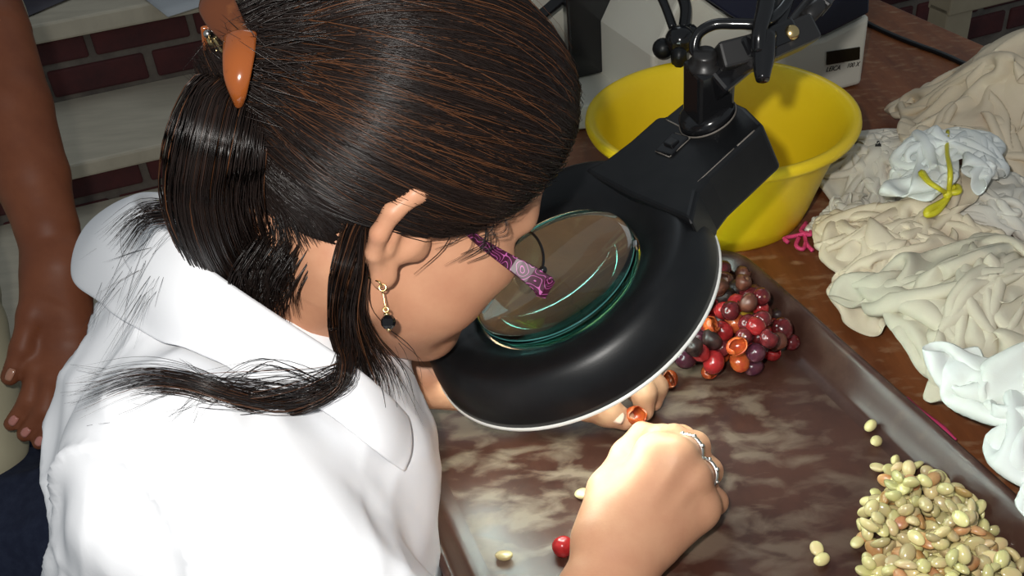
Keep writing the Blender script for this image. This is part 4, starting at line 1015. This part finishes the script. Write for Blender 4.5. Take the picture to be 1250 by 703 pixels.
def put_cherry(px, py, kind, husk=False, label=None, rot=None):
    p = settle(px, py, .0080, placed); placed.append((p, .0080))
    me = hk if husk else crng.choice(cm_dry if kind in ('brown', 'black') else cm_round)
    o = bpy.data.objects.new('cherry_husk' if husk else 'coffee_cherry', me); link(o); o.location = tuple(p); o.rotation_euler = rot or eul(); s_ = crng.uniform(.9, 1.06); o.scale = (s_, s_, s_)
    if not me.materials: me.materials.append(M['ch_' + kind])
    o.material_slots[0].link = 'OBJECT'; o.material_slots[0].material = M['ch_' + kind]
    nm = CM[kind][0]
    wh = 'close under the lamp rim' if px < 862 else 'at the back of the pile by the tray corner' if py < 350 else 'on the tray wall side of the pile' if px > 938 else 'at the front edge of the pile' if py > 424 else 'in the upper middle of the pile' if py < 385 else 'in the lower middle of the pile'
    tag(o, label or ('split ' + nm + ' cherry skin ' + wh if husk else nm + ' coffee cherry ' + wh), 'coffee cherry', 'split cherry skins' if husk else nm + ' coffee cherries')
    if not husk and kind != 'black':
        c = bpy.data.objects.new('navel', scar); link(c); c.parent = o; c.location = (0, 0, .0066)
        if not scar.materials: scar.materials.append(M['stemscar'])
    return o
def zx(X, Y): return 820 + X / 3.7, 290 + Y / 3.7
low = [(200, 200), (255, 180), (310, 185), (210, 260), (265, 240), (320, 250), (375, 250), (190, 320), (250, 300), (300, 300), (360, 310), (420, 340), (170, 390), (230, 380), (290, 370), (350, 370), (410, 380), (150, 450), (210, 450), (270, 440), (330, 440), (390, 430), (440, 440), (100, 530), (160, 520), (220, 500), (280, 500), (340, 500), (400, 490), (120, 450), (60, 500), (150, 300), (170, 250)]
for i, (X_, Y_) in enumerate(low): put_cherry(*zx(X_, Y_), ['dark', 'brown', 'red', 'black', 'purple'][i % 5], i % 6 == 1)
listed = [(440, 240, 'yellow'), (464, 298, 'yellow'), (400, 316, 'red'), (328, 330, 'yellow'), (290, 387, 'orange'), (234, 330, 'red'), (230, 420, 'red'), (345, 388, 'dark'), (462, 408, 'red'), (498, 412, 'dark'), (540, 472, 'dark'), (480, 352, 'black'), (410, 370, 'dark'), (450, 515, 'red', 1), (398, 450, 'dark'), (380, 520, 'purple'), (368, 582, 'purple'), (306, 560, 'orange'), (328, 446, 'dark'), (294, 490, 'orange', 1), (225, 530, 'orange'), (172, 602, 'orange', 1), (190, 562, 'red'), (178, 462, 'black'), (130, 520, 'red'), (60, 548, 'purple'), (100, 492, 'black'), (180, 396, 'orange', 1), (272, 142, 'brown'), (322, 160, 'brown', 1), (236, 190, 'brown', 1), (290, 228, 'black'), (246, 258, 'black'), (352, 258, 'dark'), (404, 268, 'dark'), (325, 205, 'brown'), (342, 292, 'brown', 1), (290, 298, 'red'), (214, 225, 'brown'), (440, 455, 'dark', 1), (265, 330, 'dark'), (480, 470, 'brown'), (230, 145, 'dark'), (380, 400, 'red')]
for e in listed: put_cherry(*zx(e[0], e[1]), e[2], len(e) > 3)
put_cherry(818, 463, 'orange', True, 'lone orange cherry skin lying between the lamp rim and the pile')
placed_solo = []
o = put_cherry(687, 667, 'red', False, 'single bright red cherry lying alone beside the forearm')
# the cherry held between the fingers, with a bean coming out
hp_ = P(776, 507, Lt - .012)
o = bpy.data.objects.new('cherry_husk', hk); link(o); o.location = tuple(hp_); o.rotation_euler = (.7, .5, .3); o.scale = (1.05,) * 3; o.material_slots[0].link = 'OBJECT'; o.material_slots[0].material = M['ch_orange']
tag(o, 'orange cherry skin squeezed between the two hands', 'coffee cherry', 'split cherry skins')

# ------------------------------------------------------------------ coffee beans
def bean_fn(a, b, c):
    def f(t, p):
        th = math.pi * t; ph = 2 * math.pi * p; x = math.cos(th); y = math.sin(th) * math.cos(ph); z = math.sin(th) * math.sin(ph)
        zz = z * c if z > 0 else z * c * .52
        if z < 0: zz += .0011 * math.exp(-(y / .16) ** 2) * math.sin(th)
        return np.array([x * a, y * b, zz])
    return f
M['bean'] = objrand(mat('green_bean', (0.62, 0.55, 0.25), 0.24, noise=(90, (0.66, 0.52, 0.27), .42, .72), **{'Coat Weight': .5, 'Coat Roughness': .1}), .72, 1.2, hue=.022)
M['bean_brown'] = objrand(mat('browned_bean', (0.58, 0.36, 0.15), 0.3, noise=(90, (0.46, 0.17, 0.06), .42, .72)), .7, 1.2, hue=.02)
bm_ = [sphere_mesh('coffee_bean', bean_fn(.0062, .0045, .0042), 14, 10), sphere_mesh('coffee_bean', bean_fn(.0057, .0047, .0046), 14, 10), sphere_mesh('coffee_bean', bean_fn(.0066, .0046, .0038), 14, 10)]
for b in bm_: b.materials.append(M['bean'])
beans = []
def put_bean(px, py, label=None, brown=False, flat=False, rot=None):
    p = settle(px, py, .0043, beans, maxz=.045); beans.append((p, .0043))
    o = bpy.data.objects.new('coffee_bean', crng.choice(bm_)); link(o); o.location = tuple(p)
    o.rotation_euler = rot or ((crng.choice((0, math.pi)) + crng.uniform(-.3, .3), crng.uniform(-.25, .25), crng.uniform(0, 6.28)) if flat else (crng.uniform(0, 6.28), crng.uniform(-.7, .7), crng.uniform(0, 6.28)))
    s_ = crng.uniform(.88, 1.12); o.scale = (s_, s_ * crng.uniform(.94, 1.06), s_)
    if brown: o.material_slots[0].link = 'OBJECT'; o.material_slots[0].material = M['bean_brown']
    if label: tag(o, label, 'coffee bean')
    else:
        wh = 'at the upper tip of the heap' if py < 580 else 'on the left fringe of the heap' if px < 1072 else 'along the tray wall side of the heap' if px > 1250 - (703 - py) * .62 - 22 else 'near the bottom edge of the heap' if py > 668 else 'in the middle of the heap'
        wh += ', on top' if p[2] > TF + .0075 else ''
        tag(o, ('browned' if brown else 'pale green') + ' coffee bean ' + wh, 'coffee bean', ('browned' if brown else 'pale') + ' beans in the heap')
    return o
def by(X, Y): return 1030 + X / 3.464, 500 + Y / 3.464
put_bean(*by(113, 68), 'farthest loose bean lying above the heap by the tray wall', flat=True)
put_bean(*by(137, 134), 'second loose bean above the heap, nearest its tip', flat=True)
put_bean(*by(143, 242), 'oblong bean at the upper left fringe of the heap', flat=True)
put_bean(*by(57, 558), 'round loose bean lying just left of the heap', flat=True)
put_bean(997, 669, 'upper of two touching loose beans left of the heap', flat=True)
put_bean(1003, 683, 'lower of two touching loose beans left of the heap', flat=True)
put_bean(711, 602, 'pale bean half hidden beside the right hand', flat=True)
put_bean(615, 677, 'pale bean lying alone on the bare tray at lower left', flat=True)
poly = [by(*q) for q in [(225, 180), (250, 240), (330, 240), (440, 290), (500, 340), (570, 380), (590, 450), (640, 500), (640, 560), (720, 620), (770, 690), (800, 780), (100, 780), (90, 680), (110, 600), (60, 480), (70, 400), (110, 330), (180, 290), (170, 250)]]
def inside(x, y, pl):
    c = False; j = len(pl) - 1
    for i in range(len(pl)):
        if (pl[i][1] > y) != (pl[j][1] > y) and x < (pl[j][0] - pl[i][0]) * (y - pl[i][1]) / (pl[j][1] - pl[i][1]) + pl[i][0]: c = not c
        j = i
    return c
xs = [q[0] for q in poly]; ys = [q[1] for q in poly]; cnt = 0; tries = 0; pts_ = []
while cnt < 292 and tries < 9000:
    tries += 1; x = crng.uniform(min(xs), max(xs)); y = crng.uniform(min(ys), max(ys))
    if not inside(x, y, poly): continue
    # first a floor layer spaced apart, then more on top towards the middle
    if cnt < 190:
        if any((x - a) ** 2 + (y - b) ** 2 < 11.5 ** 2 for a, b in pts_): 
            if tries < 4500: continue
    else:
        if any((x - a) ** 2 + (y - b) ** 2 < 10.5 ** 2 for a, b in pts_[190:]) or not all(inside(x + dx, y + dy, poly) for dx, dy in ((-12, 0), (12, 0), (0, -14))): continue
    pts_.append((x, y)); put_bean(x, y, None, crng.random() < .13); cnt += 1
# ------------------------------------------------------------------ heap of cotton sacks and cloths on the right
# each cloth is draped by a small position-based simulation: gathered into its footprint, it buckles into real folds
HU0, HV0, HS, HNU, HNV = 0.38, 0.10, 0.005, 150, 190
Hmap = np.full((HNU, HNV), TZ)
_uu, _vv = np.meshgrid(HU0 + np.arange(HNU) * HS, HV0 + np.arange(HNV) * HS, indexing='ij')
# tray wall as an obstacle
Hmap[(_uu < U1 + .003) & (_vv < V1 + .003)] = TZ + .030
Hbowl = np.hypot(_uu * U[0] + _vv * V[0] - bc[0], _uu * U[1] + _vv * V[1] - bc[1]) < .126
Hmap[Hbowl] = TZ + .002
def hlook(H, p):
    a = np.clip((p[..., 0] - HU0) / HS, 0, HNU - 1.001); b = np.clip((p[..., 1] - HV0) / HS, 0, HNV - 1.001); i = a.astype(int); j = b.astype(int); f = a - i; g = b - j
    return (H[i, j] * (1 - f) + H[i + 1, j] * f) * (1 - g) + (H[i, j + 1] * (1 - f) + H[i + 1, j + 1] * f) * g
def mound(*bl):
    m = np.zeros_like(Hmap)
    for u, v, r, h in bl: m = np.maximum(m, h * np.exp(-(((_uu - u) ** 2 + (_vv - v) ** 2) / r ** 2) ** 1.3))
    return m
def drape(cu, cv, su, sv, rot, foot, seed, N=62, steps=100, H=None, lift=.05, stiff=.35, aspect=1.0):
    """cloth of su x sv metres dropped at (cu, cv); foot = (ru, rv, angle) ellipse it is gathered into"""
    rg = np.random.default_rng(seed); M_ = max(24, int(N * sv / su)); 
    a, b = np.meshgrid(np.linspace(-.5, .5, N), np.linspace(-.5, .5, M_), indexing='ij')
    ru, rv, fa = foot; l = su / (N - 1); l2 = sv / (M_ - 1)
    sq = .62 * min(1, 2 * ru / su), .62 * min(1, 2 * rv / sv)
    x = np.zeros((N, M_, 3)); c, s = math.cos(rot), math.sin(rot)
    A_ = a * su; B_ = b * sv
    q = np.stack([A_ * c - B_ * s, A_ * s + B_ * c], -1); k = np.minimum(1, .96 / (np.sqrt(((q[..., 0] * math.cos(fa) + q[..., 1] * math.sin(fa)) / ru) ** 2 + ((-q[..., 0] * math.sin(fa) + q[..., 1] * math.cos(fa)) / rv) ** 2) + 1e-6) ** .55)
    x[..., 0] = cu + q[..., 0] * k; x[..., 1] = cv + q[..., 1] * k
    nz = vnoise(np.stack([A_ * 16, B_ * 16, np.full_like(A_, seed)], -1), seed) + .5 * vnoise(np.stack([A_ * 34, B_ * 34, np.full_like(A_, seed)], -1), seed + 1)
    x[..., 2] = hlook(H, x) + lift + .02 * nz
    x[..., :2] += .006 * rg.normal(size=(N, M_, 2)) * .3
    v = np.zeros_like(x); dt = .012; wob = np.r_[rg.uniform(.05, .16, 3), rg.uniform(0, 6.28, 3)]
    def con(p, q_, r0, w=1.0, only_min=False):
        d = q_ - p; L_ = np.linalg.norm(d, axis=-1, keepdims=True) + 1e-9; e = (L_ - r0) / L_ * .5 * w
        if only_min: e = np.minimum(e, 0)
        p += d * e; q_ -= d * e
    for st_ in range(steps):
        v *= .93; v[..., 2] -= 9.8 * dt * .6; p = x + v * dt
        for it in range(7):
            for o_ in (0, 1):
                con(p[o_:N - 1:2], p[o_ + 1:N:2], l); con(p[:, o_:M_ - 1:2], p[:, o_ + 1:M_:2], l2)
            dl = math.hypot(l, l2)
            for o_ in (0, 1):
                con(p[o_:N - 1:2, :-1], p[o_ + 1:N:2, 1:], dl, .5); con(p[o_:N - 1:2, 1:], p[o_ + 1:N:2, :-1], dl, .5)
            for o_ in (0, 1, 2, 3):
                m4 = p[o_:N - 2:4]; n4 = p[o_ + 2:N:4]; k4 = min(len(m4), len(n4)); con(m4[:k4], n4[:k4], 2 * l * .92, stiff, True)
                m4 = p[:, o_:M_ - 2:4]; n4 = p[:, o_ + 2:M_:4]; k4 = min(m4.shape[1], n4.shape[1]); con(m4[:, :k4], n4[:, :k4], 2 * l2 * .92, stiff, True)
            # stay inside the footprint
            du = p[..., 0] - cu; dv = p[..., 1] - cv; e1 = du * math.cos(fa) + dv * math.sin(fa); e2 = -du * math.sin(fa) + dv * math.cos(fa)
            th_ = np.arctan2(e2 / rv, e1 / ru); rr = np.sqrt((e1 / ru) ** 2 + (e2 / rv) ** 2) / (1 + wob[0] * np.sin(2 * th_ + wob[3]) + wob[1] * np.sin(3 * th_ + wob[4]) + wob[2] * np.sin(5 * th_ + wob[5])); out = rr > 1
            f = np.where(out, 1 / np.maximum(rr, 1e-6), 1); f = 1 - (1 - f) * .3
            p[..., 0] = cu + du * f; p[..., 1] = cv + dv * f
            g = hlook(H, p) + .003; hit_ = p[..., 2] < g; p[..., 2] = np.where(hit_, g, p[..., 2])
            fr_ = np.where(hit_, .5, 0)[..., None]; p[..., :2] = p[..., :2] * (1 - fr_) + x[..., :2] * fr_
        v = (p - x) / dt; x = p
    return x
def splat(x):
    i = np.clip(((x[..., 0] - HU0) / HS).round().astype(int), 1, HNU - 2); j = np.clip(((x[..., 1] - HV0) / HS).round().astype(int), 1, HNV - 2)
    for di in (-1, 0, 1):
        for dj in (-1, 0, 1): np.maximum.at(Hmap, (i + di, j + dj), x[..., 2] + .001)
def smoothH():
    H = Hmap.copy()
    for _ in range(3):
        Hp = np.pad(H, 1, mode='edge'); H = np.maximum(Hmap, (Hp[1:-1, 1:-1] * 2 + Hp[:-2, 1:-1] + Hp[2:, 1:-1] + Hp[1:-1, :-2] + Hp[1:-1, 2:]) / 6)
    return H
def cloth(name, label, cat, m, cu, cv, su, sv, rot, foot, seed, md=None, th=.0014, **kw):
    H = smoothH()
    if md is not None: H = np.maximum(H, TZ + md)
    x = drape(cu, cv, su, sv, rot, foot, seed, H=H, **kw); splat(x)
    n, k = x.shape[:2]; w = x[..., :1] * U + x[..., 1:2] * V + x[..., 2:] * W
    idx = np.arange(n * k).reshape(n, k); f = np.stack([idx[:-1, :-1], idx[1:, :-1], idx[1:, 1:], idx[:-1, 1:]], -1).reshape(-1, 4)
    o = mesh_obj(name, w.reshape(-1, 3), f, m); solid(o, th, 0); subd(o, 1)
    if label: tag(o, label, cat, 'cotton cloths heaped on the table')
    return o
def cmat(name, a, b, c, sc=9):
    m = mat(name, a, .85, spec=.15, noise=(sc, b, .42, .70), bump=(900, .10, .0006)); mix_to(m, noise_mask(sc * 2.3, .60, .72, detail=6), c); return m
M['c_white'] = cmat('cloth_white', (.72, .75, .73), (.64, .65, .57), (.60, .55, .46), 7)
M['c_beige'] = cmat('cloth_beige', (.66, .57, .43), (.58, .49, .36), (.52, .41, .30), 7)
M['c_grey'] = cmat('cloth_stained', (.55, .50, .39), (.44, .42, .33), (.30, .30, .25), 9)
M['c_pale'] = cmat('cloth_pale', (.68, .65, .57), (.60, .55, .46), (.52, .42, .34), 9)
M['pink'] = mat('pink_twine', (.62, .05, .16), .5); M['ytie'] = mat('yellow_tape', (.58, .52, .02), .35)
def ctr(px, py, z):
    g = G(px, py, z); return g @ U, g @ V
u_, v_ = ctr(1080, 185, .785); c1 = cloth('cotton_sack', 'pale cotton sack with a small dark hole beside the bowl', 'sack', M['c_pale'], u_, v_, .36, .34, .4, (.100, .090, .2), 11, mound((u_ + .02, v_, .07, .035)))
u_, v_ = ctr(1030, 247, .775); e1 = np.array(ctr(990, 275, .76)) - np.array(ctr(1062, 222, .77)); c2 = cloth('cotton_sack', 'narrow twisted sack end tied with pink twine by the bowl', 'sack', M['c_pale'], u_, v_, .24, .16, math.atan2(e1[1], e1[0]), (.062, .020, math.atan2(e1[1], e1[0])), 21, N=50, lift=.02)
u_, v_ = ctr(1215, 95, .84); c3 = cloth('cotton_cloth', 'beige hemmed cloth at the back of the heap', 'cloth', M['c_beige'], u_, v_, .46, .42, .2, (.165, .125, .5), 12, mound((u_ + .05, v_ - .01, .10, .13), (u_ - .04, v_ - .03, .07, .07)))
u_, v_ = ctr(1165, 250, .80); c8 = cloth('cotton_cloth', 'pale cloth in the centre of the heap below the yellow tie', 'cloth', M['c_pale'], u_, v_, .40, .38, .5, (.115, .105, .5), 31, mound((u_ + .02, v_, .09, .055)))
u_, v_ = ctr(1095, 300, .785); c4 = cloth('cotton_cloth', 'creamy beige cloth folded in the front middle of the heap', 'cloth', M['c_beige'], u_, v_, .42, .36, .9, (.120, .088, -.75), 13, mound((u_ + .02, v_, .085, .05)))
u_, v_ = ctr(1175, 150, .86); c5 = cloth('cotton_sack', 'white gathered sack tied with yellow tape', 'sack', M['c_white'], u_, v_, .42, .26, .7, (.130, .060, .35), 14, mound((u_, v_, .08, .085)))
u_, v_ = ctr(1210, 345, .83); c6 = cloth('cotton_cloth', 'grey-stained cloth at the right of the heap', 'cloth', M['c_grey'], u_, v_, .46, .42, .3, (.125, .110, -1.0), 15, mound((u_ + .03, v_, .10, .085)))
u_, v_ = ctr(1366, 500, .81); c7 = cloth('cotton_cloth', 'clean white cloth beside the tray rim, nearest the beans', 'cloth', M['c_white'], u_, v_, .50, .40, 1.2, (.150, .110, -1.15), 16, mound((u_ + .02, v_, .11, .070), (u_, v_ + .08, .07, .05)))
# ties and marks on the cloths
bpy.context.view_layer.update(); dg = bpy.context.evaluated_depsgraph_get(); ctrees = [bvh_of(c) for c in (c1, c2, c3, c4, c5, c6, c7, c8)]
def on_cloth(px, py, lift=.004, z=.8):
    d = Vector(nrm(ray(px, py))); best = None
    for t_ in ctrees:
        h = t_.ray_cast(Vector(CAM), d)
        if h[0] is not None and (best is None or h[3] < best): best = h[3]
    g = G(px, py, TZ + .004); gd_ = np.linalg.norm(g - CAM)
    return CAM + nrm(ray(px, py)) * (min(best or gd_, gd_) - lift)
yt = thing('tape_tie', on_cloth(1155, 238), 'knotted yellow plastic tape around the white sack neck', 'tie')
for nm, pts, wd in (('tape_end', [(1157, 160), (1156, 185), (1160, 210), (1158, 236)], [.0018, .002, .0025, .002]), ('tape_end', [(1125, 211), (1134, 222), (1146, 230), (1156, 236)], [.0036, .0026, .0022, .002]), ('tape_loop', [(1157, 236), (1170, 234), (1168, 228), (1158, 232)], [.003, .003, .003, .003]), ('tape_loop', [(1158, 240), (1148, 248), (1134, 256), (1132, 262), (1144, 258), (1158, 242)], [.0022, .0032, .0036, .0032, .0032, .0022])):
    tube(nm, [on_cloth(x, y, .009) for x, y in pts], wd, M['ytie'], yt, 24, 6)
ball('knot', on_cloth(1157, 237, .010), .0042, M['ytie'], yt)
pk = thing('twine_tie', on_cloth(978, 288), 'pink twine knotted round the narrow sack end', 'tie', 'pink twines')
for pts in ([(984, 272), (978, 282), (990, 286), (984, 274)], [(986, 284), (970, 288), (958, 291), (962, 296)], [(982, 286), (985, 298), (992, 306)], [(975, 290), (972, 300), (980, 304), (984, 296)]):
    tube('strand', [on_cloth(x, y, .005) for x, y in pts], .0022, M['pink'], pk, 20, 6)
tag(tube('twine_strip', [on_cloth(x, y, .003) for x, y in [(1106, 486), (1118, 500), (1135, 512), (1150, 524), (1166, 538)]], [.002, .0035, .003, .0035, .002], M['pink'], None, 20, 6), 'flat pink twine lying along the tray rim under the white cloth', 'twine', 'pink twines')
M['hole'] = mat('dark_mark', (.02, .018, .015), .9)
h_ = on_cloth(1072, 176, .0006); hs = []
for k in range(10):
    a = 2 * math.pi * k / 10; q_ = proj(h_); r_ = 3.6 * (1 + .35 * math.sin(3 * a)); hs.append(on_cloth(q_[0] + r_ * math.cos(a), q_[1] + r_ * math.sin(a), .0016))
o = fixn(mesh_obj('dark_stain', hs + [h_], [(i, (i + 1) % 10, 10) for i in range(10)], M['hole'], c1))
